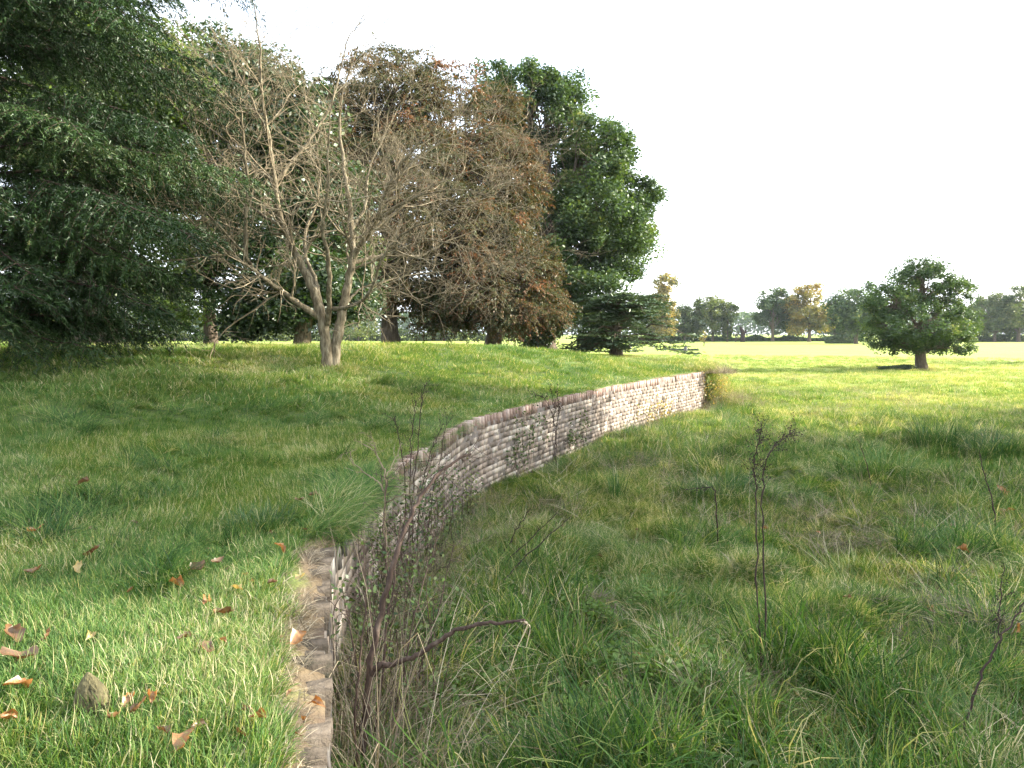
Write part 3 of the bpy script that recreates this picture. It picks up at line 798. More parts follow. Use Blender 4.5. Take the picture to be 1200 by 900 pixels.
# trees out on the meadow beside the viewer: their shade lies over the ditch and lawn
def shade_tree(x, y, H, r, label, seed, ncl=150, per=70, leaf=.16, bottom=.18):
    b = np.array([x, y, FIELD]); rg = np.random.default_rng(seed); L = []
    for q in range(11):
        a = q * 2.4; z = rg.uniform(bottom + .1, .85)
        rr = r * .62 * math.sqrt(max(.1, 1 - ((z - .5) / .6) ** 2))
        L.append((math.cos(a) * rr, math.sin(a) * rr, z * H, r * .45, r * .45, H * .17))
    make_tree('broadleaf_tree', label, b, L, .4, H * .2, ncl, per, r * .2, leaf, 'oak_leaf', seed=seed, group='trees beside the ditch', twigs=False)
shade_tree(29, 18.8, 23.0, 7.8, 'tall oak on the meadow whose shade crosses the ditch and wall', 101, ncl=280, per=80, leaf=.17, bottom=.1)
shade_tree(26, 13.2, 19.0, 6.4, 'shorter oak on the meadow beside the ditch near the viewer', 102, ncl=170, per=70, bottom=.06)
shade_tree(31, 27.5, 8.5, 4.5, 'small oak on the meadow shading the tussocks', 103, ncl=90, bottom=.08)
shade_tree(74, 82, 17, 8, 'oak on the open meadow casting the long stripe of shade', 104, ncl=110)
shade_tree(30, 1.5, 12.5, 5.0, 'oak on the meadow level with the end of the wall', 105, ncl=100, bottom=.06)

# ------------------------------------------------------------------ grass
def blades(rng, n, h, spread, lean, curl, w, tint, tvar, up=.25, dryfrac=.06):
    """one tuft: n curved tapering blades"""
    V = []; F4 = []; F3 = []; T = []
    for k in range(n):
        a = rng.uniform(0, 2 * math.pi); r = spread * math.sqrt(rng.random())
        p = np.array([math.cos(a) * r, math.sin(a) * r, -.012])
        az = a + rng.normal(0, 1.0); th = abs(rng.normal(lean, .22)); H = h * rng.uniform(.5, 1.25)
        ww = w * rng.uniform(.7, 1.3)
        d0 = np.array([math.cos(az), math.sin(az), 0]); sd = np.array([-math.sin(az), math.cos(az), 0]) 
        rl = rng.uniform(-.6, .6); sd = sd * math.cos(rl) + np.array([0, 0, math.sin(rl)])
        c = curl * rng.uniform(.4, 1.5); pts = [p]; seg = 4
        for q in range(seg):
            t = th + c * (q / seg) ** 1.3
            pts.append(pts[-1] + (d0 * math.sin(t) + np.array([0, 0, math.cos(t)])) * H / seg)
        tv = rng.uniform(.78, 1.0) if rng.random() < dryfrac else np.clip(rng.normal(tint, tvar), 0, .75)
        b = len(V)
        for q in range(seg):
            wq = ww * (1 - (q / seg) ** 1.6 * .8) / 2
            V += [pts[q] - sd * wq, pts[q] + sd * wq]; T += [tv, tv]
        V.append(pts[-1]); T.append(tv)
        for q in range(seg - 1): F4.append([b + 2*q, b + 2*q + 1, b + 2*q + 3, b + 2*q + 2])
        F3.append([b + 2*seg - 2, b + 2*seg - 1, b + 2*seg])
    return np.array(V), np.array(F4), np.array(F3), np.array(T)

TUFTS = bpy.data.collections.new('tuft_sources')
def tuft_set(prefix, count, mat, seed, **kw):
    c = bpy.data.collections.new(prefix)
    rng = np.random.default_rng(seed)
    for k in range(count):
        kk = {q: (v(rng) if callable(v) else v) for q, v in kw.items()}
        V, F4, F3, T = blades(rng, **kk)
        o = bpy.data.objects.new('%s_%02d' % (prefix, k), mesh(prefix, V, [F4, F3], mat, T))
        c.objects.link(o)
    return c

def scatter(name, pts, rot, scl, itint, coll, seed, label=None):
    n = len(pts)
    me = bpy.data.meshes.new(name)
    me.vertices.add(n); me.vertices.foreach_set('co', np.asarray(pts, np.float32).ravel())
    def attr(nm, ty, v, key):
        a = me.attributes.new(nm, ty, 'POINT'); a.data.foreach_set(key, np.asarray(v).ravel())
    attr('rot', 'FLOAT_VECTOR', np.asarray(rot, np.float32), 'vector')
    attr('scl', 'FLOAT_VECTOR', np.asarray(scl, np.float32), 'vector')
    attr('itint', 'FLOAT', np.asarray(itint, np.float32), 'value')
    k = len(coll.objects)
    attr('idx', 'INT', np.random.default_rng(seed).integers(0, k, n).astype(np.int32), 'value')
    o = link(name, me)
    ng = bpy.data.node_groups.new(name + '_nodes', 'GeometryNodeTree')
    ng.interface.new_socket('Geometry', in_out='INPUT', socket_type='NodeSocketGeometry')
    ng.interface.new_socket('Geometry', in_out='OUTPUT', socket_type='NodeSocketGeometry')
    gi = ng.nodes.new('NodeGroupInput'); go = ng.nodes.new('NodeGroupOutput')
    ip = ng.nodes.new('GeometryNodeInstanceOnPoints')
    ci = ng.nodes.new('GeometryNodeCollectionInfo')
    ci.inputs['Collection'].default_value = coll; ci.inputs['Separate Children'].default_value = True; ci.inputs['Reset Children'].default_value = True
    def na(nm, ty):
        q = ng.nodes.new('GeometryNodeInputNamedAttribute'); q.data_type = ty; q.inputs['Name'].default_value = nm
        return [x for x in q.outputs if x.enabled and x.name == 'Attribute'][0]
    e2 = ng.nodes.new('FunctionNodeEulerToRotation')
    L = ng.links.new
    L(gi.outputs[0], ip.inputs['Points']); L(ci.outputs[0], ip.inputs['Instance'])
    ip.inputs['Pick Instance'].default_value = True
    L(na('idx', 'INT'), ip.inputs['Instance Index'])
    L(na('rot', 'FLOAT_VECTOR'), e2.inputs[0]); L(e2.outputs[0], ip.inputs['Rotation'])
    L(na('scl', 'FLOAT_VECTOR'), ip.inputs['Scale'])
    L(ip.outputs[0], go.inputs[0])
    md = o.modifiers.new('scatter', 'NODES'); md.node_group = ng
    return tag(o, label, kind='stuff')

def sector(rng, n, r0, r1, half=46, power=1.0):
    """points in front of the viewer, density falling with distance"""
    u = rng.random(n)
    if power == 2: r = r0 + (r1 - r0) * u                     # density ~ 1/r
    elif power == 3: r = r0 * (r1 / r0) ** u                  # density ~ 1/r^2
    else: r = np.sqrt(r0 ** 2 + (r1 ** 2 - r0 ** 2) * u)
    a = np.radians(rng.uniform(-half, half, n))
    return r * np.sin(a), r * np.cos(a)

rng = np.random.default_rng(77)
lawn_t = tuft_set('lawn_tuft', 9, M['grass'], 1, n=44, h=lambda r: r.uniform(.07, .13), spread=.075, lean=.35, curl=1.2, w=.0042, tint=.46, tvar=.15, dryfrac=.13)
mead_t = tuft_set('meadow_tuft', 9, M['grass'], 2, n=46, h=lambda r: r.uniform(.16, .32), spread=.10, lean=.65, curl=1.7, w=.0058, tint=.42, tvar=.20, dryfrac=.23)
far_t = tuft_set('far_tuft', 6, M['grass'], 3, n=60, h=lambda r: r.uniform(.12, .22), spread=.32, lean=.4, curl=1.1, w=.013, tint=.50, tvar=.12, dryfrac=.10)
dry_t = tuft_set('dry_tuft', 6, M['straw'], 4, n=24, h=lambda r: r.uniform(.28, .6), spread=.12, lean=.75, curl=1.0, w=.0045, tint=.5, tvar=.18, dryfrac=.3)

def grow(name, x, y, zf, coll, seed, h0=1.0, hv=.35, lean=.25, tint=0.0, tvar=.06, leanamp=0.0, tn_scale=.8, label=None):
    rg = np.random.default_rng(seed); n = len(x)
    z = zf(x, y)
    la = fbm(x * .45, y * .45, seed + 5) * 12.0                  # locally agreed lie of the grass
    th = np.abs(rg.normal(0, lean, n)) + leanamp * fbm(x * .7, y * .7, seed + 9)
    spin = rg.uniform(0, 2 * math.pi, n)
    # lean by th towards azimuth la after spinning about z: R = Rz(la) Ry(th) Rz(spin - la); as eulers (XYZ) via matrices
    ca, sa, ct, st = np.cos(la), np.sin(la), np.cos(th), np.sin(th); cb, sb = np.cos(spin - la), np.sin(spin - la)
    R00 = ca*ct*cb - sa*sb; R10 = sa*ct*cb + ca*sb; R20 = -st*cb; R21 = st*sb; R22 = ct
    rot = np.stack([np.arctan2(R21, R22), np.arcsin(np.clip(-R20, -1, 1)), np.arctan2(R10, R00)], -1)
    hs = h0 * (.55 + .9 * fbm(x * .55, y * .55, seed + 2)) * rg.uniform(1 - hv, 1 + hv, n)
    hs = hs * np.where((y > 8.5) & (y < 31), .55 + .45 * sm(.1, 1.6, np.abs(x - xw(y))), 1)
    ws = .75 + .25 * hs
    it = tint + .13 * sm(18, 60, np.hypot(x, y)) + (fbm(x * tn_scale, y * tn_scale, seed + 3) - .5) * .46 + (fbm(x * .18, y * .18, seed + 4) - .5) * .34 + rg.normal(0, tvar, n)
    return scatter(name, np.stack([x, y, z], -1), rot, np.stack([ws, ws, hs], -1), it, coll, seed, label)

# the lawn
x, y = sector(rng, 60000, 2.0, 46, 44, 2)
x2, y2 = sector(rng, 26000, 1.8, 12, 44, 2)
x = np.concatenate([x, x2]); y = np.concatenate([y, y2])
l = xw(y) - x
edge = .03 + .12 * vnoise(x * 2.2, y * 2.2, 8) + .16 * (vnoise(y * .9, y * 0, 44) > .62) - .10 * (np.abs(y - 6.5) < .9)
keep = (l > edge) & (y < 31) & (rng.random(len(x)) < np.clip(.55 + l * 2.2, 0, 1))
x, y = x[keep], y[keep]; r = np.hypot(x, y)
bare = (fbm(x * .9, y * .9, 66) > .76) & (rng.random(len(x)) < .35)
x, y, r = x[~bare], y[~bare], r[~bare]
nearm = r < 17
grow('lawn_grass', x[nearm], y[nearm], lawn_z, lawn_t, 201, h0=1.0, lean=.22, tint=.06, leanamp=.35)
xx, yy = sector(rng, 30000, 14, 62, 44, 2)
l = xw(yy) - xx; k = np.where(yy < 31, l > .12, l > -bank_w(yy)) & (yy < 60)
xx, yy = xx[k], yy[k]
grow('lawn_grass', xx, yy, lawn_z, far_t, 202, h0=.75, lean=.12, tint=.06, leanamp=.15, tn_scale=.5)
# the ditch and rough meadow
x, y = sector(rng, 56000, 3.0, 30, 46, 2)
x2, y2 = sector(rng, 20000, 3.0, 11, 46, 2)
x = np.concatenate([x, x2]); y = np.concatenate([y, y2])
l = x - xw(y); keep = (l > .03) & (y < 36)
x, y = x[keep], y[keep]
grow('rough_grass', x, y, field_z, mead_t, 203, h0=.9, lean=.3, leanamp=1.2, tint=.0)
xx, yy = sector(rng, 42000, 18, 110, 44, 3)
l = xx - xw(yy); k = (l > .1) & ((yy < 31) | (l > bank_w(yy) - .4))
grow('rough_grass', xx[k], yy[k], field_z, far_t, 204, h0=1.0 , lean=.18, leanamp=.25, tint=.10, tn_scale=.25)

# long dry stalks and hanging grass along the wall, tan grass at its far foot
stalk_t = tuft_set('dry_stalk', 7, M['straw'], 6, n=18, h=lambda r: r.uniform(.5, 1.15), spread=.16, lean=.45, curl=2.0, w=.0038, tint=.34, tvar=.22, dryfrac=.12)
hang_t = tuft_set('hanging_grass', 6, M['grass'], 7, n=40, h=lambda r: r.uniform(.25, .5), spread=.09, lean=.9, curl=1.5, w=.005, tint=.5, tvar=.16, dryfrac=.3)
def along(rng, n, y0, y1, o0, o1):
    y = rng.uniform(y0, y1, n); return xw(y) + rng.uniform(o0, o1, n), y
def concat(*a): return np.concatenate([q[0] for q in a]), np.concatenate([q[1] for q in a])
x, y = concat(along(rng, 34, 3.0, 4.6, .04, .45), along(rng, 80, 4.6, 8.8, .04, .60))
grow('undergrowth', x, y, field_z, stalk_t, 301, h0=1.2, lean=.22, tint=0, label='tangle of tan dead stalks standing in the ditch against the near wall')
x, y = concat(along(rng, 90, 8.8, 14, .05, .5), along(rng, 260, 20, 31.5, .05, .9), along(rng, 130, 30.5, 36, -.6, 2.6))
grow('undergrowth', x, y, field_z, stalk_t, 302, h0=.75, lean=.25, label='tan dead stalks at the foot of the far stretch of wall')
xx, yy = sector(rng, 2600, 22, 58, 44, 2)
l = xx - xw(yy); k = (l > .5) & (fbm(xx * .16, yy * .16, 71) > .52) & (xx < 24)
grow('rough_grass', xx[k], yy[k], field_z, dry_t, 303, h0=1.3, lean=.2)
x, y = sector(rng, 4200, 3.0, 26, 46, 2); k = (x - xw(y) > .2) & (fbm(x * .6, y * .6, 72) > .48)
grow('rough_grass', x[k], y[k], lambda a, b: field_z(a, b) + .04, dry_t, 304, h0=.95, lean=.9, leanamp=.5)
y = np.concatenate([rng.uniform(5.6, 8.2, 190), rng.uniform(8.2, 14, 80)]); x = xw(y) - rng.uniform(-.04, .26, len(y))
grow('lawn_grass', x, y, lawn_z, hang_t, 305, h0=.55, lean=.3, leanamp=.4, tint=-.12)
y = rng.uniform(1.8, 5.8, 300); x = xw(y) - rng.uniform(.13, .42, 300)
thatch = tuft_set('thatch', 4, M['straw'], 8, n=30, h=lambda r: r.uniform(.07, .16), spread=.07, lean=1.15, curl=.6, w=.0032, tint=.6, tvar=.2, dryfrac=.2)
grow('lawn_grass', x, y, lawn_z, thatch, 306, h0=1.0, lean=.1)
# low broad leaves among the ditch grass
def rosette(rng, n, L):
    V = []; F = []
    C = rng.normal(0, .08, (n, 3)) * [1, 1, .3] + [0, 0, .06]
    A = nrm(rng.normal(size=(n, 3)) * [1, 1, .3]); N = nrm(rng.normal(0, .45, (n, 3)) + [0, 0, 1])
    return leaves_geo(C, A, N, L * rng.uniform(.6, 1.3, n), L * .5)
herb_t = bpy.data.collections.new('herb')
M['herb'] = leaf_mat('low_herb_leaves', [(0, (.03, .062, .012)), (.5, (.07, .125, .022)), (1, (.13, .19, .04))], trans=.35, gloss=.02, inst=True)
for k in range(5):
    V, F = rosette(rng, 26, .03)
    herb_t.objects.link(bpy.data.objects.new('herb_%d' % k, mesh('herb', V, F, M['herb'], rng.uniform(.2, .7, len(V)).repeat(1))))
x, y = sector(rng, 3000, 3.2, 9, 44, 2); k = (x - xw(y) > .1) & (fbm(x * .8, y * .8, 73) > .52) & (x < 1.6)
grow('undergrowth', x[k], y[k], lambda a, b: field_z(a, b) + .12, herb_t, 307, h0=1.3, lean=.2, label='low green leafy herbs mixed with the ditch grass')

# ------------------------------------------------------------------ tussocks
def tussock(px, py, h, n, spread, tint, label, seed, lean=.55, curl=1.2, dry=.12, w=.006, which='field'):
    x, y, z = ground_at(px, py, which)
    rg = np.random.default_rng(seed)
    V, F4, F3, T = blades(rg, n, h, spread, lean, curl, w, tint, .13, dryfrac=dry)
    tag(link('grass_tussock', mesh('grass_tussock', V, [F4, F3], M['tussock'], T), loc=(x, y, z)), label, 'grass tussock', 'grass tussocks in the rough meadow')
tussock(1095, 528, 1.0924999999999998, 560, .55, .24, 'coarse dark tussock with spiky blades near the edge of the shade', 1, lean=.4, curl=.9, w=.011)
tussock(1165, 540, 0.9774999999999999, 560, .6, .20, 'wide dark tussock beside the spiky one at the edge of the shade', 2, w=.011)
tussock(1030, 560, 0.9774999999999999, 560, .6, .46, 'pale arching tussock below the spiky dark one', 3, lean=.7, w=.010)
tussock(850, 590, 0.8049999999999999, 560, .55, .26, 'dark rounded tussock behind the tall pair of dead stems', 4, w=.009)
tussock(1035, 840, .62, 520, .30, .62, 'big flattened tussock with a fan of straw coloured blades', 5, lean=.95, curl=.9, dry=.45, w=.0065)
tussock(650, 672, .48, 380, .30, .30, 'deep green leafy tussock in the middle of the ditch', 6, lean=.45, w=.008)
tussock(722, 588, .75, 110, .16, .34, 'small upright green tuft near the sunlit wall', 7, lean=.2, curl=.4, w=.010)
tussock(1165, 905, .5, 520, .30, .44, 'bright green dense tussock beside the leaning dark stem', 8, lean=.4, curl=.8, dry=.03, w=.006)
tussock(1010, 690, .6, 300, .35, .60, 'loose tussock of long pale bent stems in the shaded meadow', 9, lean=1.0, curl=.5, dry=.5, w=.006)
tussock(1140, 650, .55, 320, .40, .30, 'dark green tussock behind the loose pale one', 10, w=.008)
tussock(305, 622, .26, 420, .24, .16, 'dark tuft of longer grass on the lawn by the wall edge', 11, lean=.45, w=.005, which='lawn')
tussock(200, 590, .20, 260, .25, .40, 'slightly longer grass tuft in the middle of the lawn', 12, lean=.5, w=.005, which='lawn')
tussock(155, 800, .17, 220, .12, .60, 'bright grass tuft growing round the mossy stone', 13, lean=.35, w=.0042, which='lawn')

# ------------------------------------------------------------------ dead weeds, thorn branches, twigs
def root_down(P, which='field'):
    p = P[0].copy(); f = field_z if which == 'field' else lawn_z
    g = p.copy(); g[2] = float(f(p[0], p[1])) - .05
    return np.concatenate([[g], P]) if p[2] - g[2] > .08 else P
def stem_from(pixels, r0, r1, rng, wob=.006, root=None):
    P = np.array([at(*q) for q in pixels])
    if root: P = root_down(P, root)
    C = curve_pts(P, 6); C[1:-1] += rng.normal(0, wob, C[1:-1].shape)
    return C, np.linspace(r0, r1, len(C))
def side_twigs(mb, rng, C, f0, n, L, r, up=.5, seeds=None, lev=1):
    for _ in range(n):
        i = int(len(C) * rng.uniform(f0, .99)); i = min(max(i, 1), len(C) - 1)
        ax = nrm(C[i] - C[i - 1]); d = nrm(ax * up + nrm(rng.normal(size=3)) * .9)
        l = L * rng.uniform(.4, 1.2); pts = [C[i]]
        for q in range(4):
            d = nrm(d + rng.normal(0, .16, 3) + [0, 0, .05]); pts.append(pts[-1] + d * l / 4)
        pts = np.array(pts); mb.tube(pts, np.linspace(r, r * .45, 5), 3, rng.random())
        if seeds is not None: seeds.append(pts[1:])
        if lev > 1: side_twigs(mb, rng, pts, .3, 3, L * .5, r * .7, up, seeds, lev - 1)
def seed_geo(rng, S_, per, size, jit=.012):
    C = np.concatenate(S_); C = np.repeat(C, per, 0) + rng.normal(0, jit, (len(C) * per, 3))
    return leaves_geo(C, rng.normal(size=C.shape), nrm(rng.normal(size=C.shape)), size * rng.uniform(.6, 1.4, len(C)), size * .6)
def weed(name, label, cat, stems, seed, r=.006, twigs=8, L=.16, f0=.55, size=.010, per=3, mat='deadstem', group=None, root='field', up=.9):
    rg = np.random.default_rng(seed)
    p0 = at(*stems[0][0]); t = thing(name, label, cat, (0, 0, 0), group)
    f = field_z if root == 'field' else lawn_z
    o = np.array([p0[0], p0[1], float(f(p0[0], p0[1]))]); t.location = o
    for st in stems:
        C, R = stem_from(st, r, r * .4, rg, wob=.006, root=root); C = C - o; R = R * (1 + .3 * (np.arange(len(C)) % 4 == 1))
        m = MB(); m.tube(C, R, 6); sd = []
        side_twigs(m, rg, C, f0, twigs, L, r * .28, up=up, seeds=sd)
        so_ = m.obj('stem', M[mat], t)
        if per:
            sd.append(C[int(len(C) * f0)::1])
            V, F = seed_geo(rg, sd, per, size)
            tag(link('seed_head', mesh('seed_head', V, F, M['deadstem']), so_), kind='stuff')
d = ground_at(897, 803, 'field')[1]
weed('dead_dock', 'tall pair of black dead dock stems with seedy forked tops', 'dead weed',
     [[(896, 808, d), (889, 720, d), (886, 640, d), (886, 580, d), (884, 540, d), (890, 512, d), (893, 498, d)],
      [(899, 806, d + .05), (896, 700, d + .05), (894, 620, d + .1), (893, 570, d + .1), (900, 535, d + .1), (915, 515, d + .15), (932, 503, d + .2)]], 1, r=.0068, twigs=38, L=.15, f0=.50, size=.0085, per=2)
d = ground_at(843, 655, 'field')[1]
weed('dead_dock', 'thin dead stem bent over sharply at its top', 'dead weed', [[(843, 655, d), (841, 625, d), (839, 590, d), (836, 572, d), (822, 572, d), (800, 574, d)]], 2, r=.011, twigs=5, L=.12, f0=.7, per=2)
weed('dead_dock', 'long dark bare stem leaning out over the bright green tussock', 'dead weed', [[(1122, 900, 4.6), (1132, 845, 4.62), (1150, 795, 4.65), (1170, 755, 4.7), (1190, 722, 4.75), (1212, 690, 4.8)]], 3, r=.009, twigs=7, L=.12, f0=.5, size=.009, per=1)
weed('dead_dock', 'short dark weed stem with withered leaves at the meadow side', 'dead weed', [[(1172, 800, 5.6), (1170, 750, 5.6), (1172, 705, 5.6), (1176, 660, 5.6)]], 4, r=.006, twigs=8, L=.1, f0=.3, per=2)
d = ground_at(1168, 630, 'field')[1]
weed('dead_dock', 'thin reddish dead stem rising past the dark green tussock', 'dead weed', [[(1168, 630, d), (1164, 590, d), (1155, 560, d), (1148, 530, d)]], 5, r=.010, twigs=7, L=.22, f0=.3, per=1, mat='branch')
d = ground_at(1022, 570, 'field')[1]
weed('dead_dock', 'faint thin stem beside the pale arching tussock', 'dead weed', [[(1022, 575, d), (1016, 545, d), (1006, 515, d)]], 6, r=.010, twigs=5, L=.2, f0=.3, per=1, mat='branch')
for k, (a, c, lab_) in enumerate([((588, 648), (622, 596), 'upper dark stem of three leaning together from the ditch near the wall'), ((592, 660), (652, 602), 'middle dark stem of three leaning together from the ditch near the wall'), ((600, 668), (668, 606), 'lower dark stem of three leaning together from the ditch near the wall')]):
    d = ground_at(a[0], a[1] + 22, 'field')[1]
    weed('withered_weed', lab_, 'dead weed', [[(a[0] - 14, a[1] + 22, d), (a[0] + 4, a[1] - 4, d + .1), ((a[0] + c[0]) / 2, (a[1] + c[1]) / 2, d + .15), (c[0], c[1], d + .2)]], 20 + k, r=.010, twigs=6, L=.16, f0=.5, per=1, group='three leaning dead stems in the ditch')
# seeding stalks rising in front of the wall
weed('seeding_weed', 'clump of dark seeding stalks rising above the wall with many tiny heads', 'dead weed',
     [[(478, 640, 8.2), (484, 580, 8.2), (490, 520, 8.2), (494, 470, 8.2), (500, 448, 8.25)], [(470, 640, 8.1), (476, 590, 8.1), (472, 540, 8.1), (466, 505, 8.1), (462, 488, 8.1)],
      [(488, 640, 8.4), (494, 580, 8.4), (505, 530, 8.4), (518, 500, 8.4)], [(484, 645, 8.0), (481, 560, 8.0), (484, 500, 8.0), (488, 470, 8.0)], [(500, 640, 8.3), (506, 585, 8.3), (515, 545, 8.3), (524, 490, 8.3)]], 31, r=.008, twigs=24, L=.20, f0=.45, size=.009, per=1, mat='branch', up=1.1)
weed('seeding_weed', 'wispy dark weed growing from the top of the wall where the sun begins', 'dead weed',
     [[(648, 500, 17.3), (650, 478, 17.3), (646, 458, 17.3)], [(650, 500, 17.3), (640, 470, 17.3), (628, 462, 17.3)], [(652, 505, 17.2), (655, 480, 17.2), (653, 462, 17.2)]], 32, r=.010, twigs=9, L=.28, f0=.2, size=.022, per=2)
def thorn_shrub():
    rg = np.random.default_rng(61)
    t = thing('thorn_shrub', 'dead thorny shrub with two long crooked brown branches leaning out from the near wall', 'shrub')
    p0 = at(425, 905, 3.95); o = np.array([p0[0], p0[1], float(field_z(p0[0], p0[1]))]); t.location = o
    def br(pix, r0, r1, name='branch', tw=10, L=.28, wob=.006, root=True, mat='branch'):
        C, R = stem_from(pix, r0, r1, rg, wob, 'field' if root else None); C = C - o
        m = MB(); m.tube(C, R * (1 + .10 * np.sin(np.arange(len(C)) * 1.7)), 8, cap=True)
        b_ = m.obj(name, M[mat], t, smooth=True)
        if tw:
            m = MB(); side_twigs(m, rg, C, .3, tw, L, max(r1 * .45, .0025), up=.5, lev=2); tag(m.obj('twig', M[mat], b_), kind='stuff')
        return C
    br([(424, 905, 3.95), (430, 820, 4.0), (438, 755, 4.05), (450, 702, 4.1), (463, 655, 4.15), (480, 610, 4.3), (500, 572, 4.4), (522, 548, 4.5), (552, 532, 4.6)], .024, .007, tw=16)
    br([(436, 790, 4.0), (445, 780, 3.98), (468, 777, 3.95), (497, 762, 3.9), (530, 742, 3.85), (560, 732, 3.8), (590, 729, 3.78), (615, 727, 3.75)], .018, .007, tw=5, L=.10, root=False)
    br([(418, 905, 3.8), (416, 830, 3.85), (424, 760, 3.95), (428, 700, 4.0), (426, 640, 4.1)], .009, .003, tw=16)
    br([(432, 905, 4.2), (445, 820, 4.25), (452, 740, 4.3), (462, 680, 4.4), (470, 600, 4.5)], .008, .003, tw=18)
    br([(450, 880, 4.4), (470, 800, 4.45), (484, 730, 4.5), (500, 670, 4.6), (520, 610, 4.7)], .007, .003, tw=18)
    br([(440, 880, 4.9), (452, 760, 5.0), (455, 680, 5.0), (450, 620, 5.1), (455, 560, 5.2)], .008, .003, tw=18)
    br([(470, 860, 5.0), (500, 760, 5.1), (520, 690, 5.2), (532, 640, 5.3)], .007, .003, tw=16)
    for pp in ([(610, 728, 3.75), (618, 732, 3.74), (606, 760, 3.74), (597, 786, 3.74)], [(612, 728, 3.76), (621, 735, 3.76), (617, 758, 3.76)]):
        C, R = stem_from(pp, .0035, .002, rg, .001); m = MB(); m.tube(C - o, R, 4, .9); m.obj('dry_strand', M['straw'], t)
thorn_shrub()
def grey_twig():
    rg = np.random.default_rng(62)
    t = thing('dead_sapling', 'small grey forked dead sapling poking over the lawn edge', 'sapling')
    p0 = at(452, 640, 6.6); o = np.array([p0[0], p0[1], float(field_z(p0[0], p0[1]))]); t.location = o
    for pix, r in (([(452, 640, 6.6), (451, 590, 6.6), (452, 558, 6.6), (445, 540, 6.6), (440, 530, 6.6), (425, 520, 6.65)], .012), ([(450, 575, 6.6), (440, 562, 6.6), (425, 552, 6.6), (413, 540, 6.6), (410, 528, 6.6)], .008),
                   ([(441, 533, 6.6), (438, 520, 6.55), (433, 505, 6.5)], .006), ([(452, 558, 6.6), (460, 545, 6.7), (470, 520, 6.8)], .007), ([(451, 590, 6.6), (470, 580, 6.5), (490, 578, 6.4), (508, 576, 6.3)], .007)):
        C, R = stem_from(pix, r, r * .4, rg, .006, 'field' if r == .012 else None); m = MB(); m.tube(C - o, R, 6); side_twigs(m, rg, C - o, .4, 4, .16, .003, lev=2); m.obj('branch', M['twig'], t)
grey_twig()
def brambles(name, label, cat, y0, y1, o0, o1, z0, z1, n, leaf, seed, mat='bramble_leaf', stems=14, clump=.12):
    rg = np.random.default_rng(seed)
    ym = (y0 + y1) / 2; o = np.array([float(xw(ym)) + (o0 + o1) / 2, ym, float(field_z(float(xw(ym)) + .3, ym))])
    t = thing(name, label, cat, o)
    m = MB(); cs = []
    for k in range(stems):
        y = rg.uniform(y0, y1); x = float(xw(y)) + rg.uniform(o0, o1); zt = rg.uniform(z0, z1)
        e = np.array([x + rg.normal(0, .08), y + rg.normal(0, .2), zt]); b_ = np.array([x, y, max(z0 - .3, float(field_z(x, y)))])
        mid = (b_ + e) / 2 + rg.normal(0, .08, 3); C = curve_pts([b_, mid, e, e + [rg.uniform(.02, .25), rg.normal(0, .15), -.12]], 5)
        C[:, 0] = np.maximum(C[:, 0], xw(C[:, 1]) + .02)
        m.tube(C - o, np.linspace(.004, .0015, len(C)), 4); cs.append(C[4:] - o)
    m.obj('stems', M['branch'], t)
    C = np.concatenate(cs); C = C[rg.integers(0, len(C), n)] + rg.normal(0, clump, (n, 3)) * [.5, 1, 1]
    C[:, 0] = np.maximum(C[:, 0], xw(C[:, 1] + o[1]) - o[0] + .02)
    V, F = leaves_geo(C, rg.normal(size=(n, 3)), nrm(rg.normal(0, .6, (n, 3)) + [.6, -.3, .6]), leaf * rg.uniform(.6, 1.3, n), leaf * .6)
    link('foliage', mesh('foliage', V, F, M[mat], np.repeat(rg.random(n), 4)), t)
brambles('bramble_bush', 'green bramble growing through the dead shrub beside the near wall', 'bramble', 4.4, 7.2, .08, .7, -.8, .12, 1000, .022, 71, stems=60)
brambles('bramble_bush', 'green bramble against the wall below the seeding stalks', 'bramble', 7.0, 9.8, .04, .55, -.8, .05, 900, .024, 72, stems=44)
brambles('wall_creeper', 'small leafy creeper hanging on the wall at the edge of the sunlight', 'creeper', 15.2, 17.2, .0, .12, -1.0, -.05, 230, .036, 73, clump=.14)
brambles('wall_creeper', 'greyish green plant leaning on the shaded wall beside the bramble', 'creeper', 10.6, 12.6, .05, .35, -1.3, -.5, 300, .028, 74, mat='far_green', stems=18)
brambles('wall_creeper', 'olive weed on the sunny wall near its far end', 'creeper', 23.5, 26.5, .0, .3, -1.3, -.6, 260, .045, 75, mat='far_gold')
brambles('wall_creeper', 'tuft of leaves halfway along the sunlit wall', 'creeper', 18.5, 20, .0, .15, -1.2, -.5, 150, .04, 76)

brambles('bramble_bush', 'tangle of yellowing weeds swallowing the far end of the wall', 'bramble', 30.3, 32.0, .0, .7, -1.2, -.25, 600, .045, 77, mat='far_gold', stems=40, clump=.2)
brambles('bramble_bush', 'green weeds growing at the corner where the wall stops', 'bramble', 30.6, 31.8, -.1, .4, -1.2, -.15, 450, .045, 78, stems=26, clump=.2)

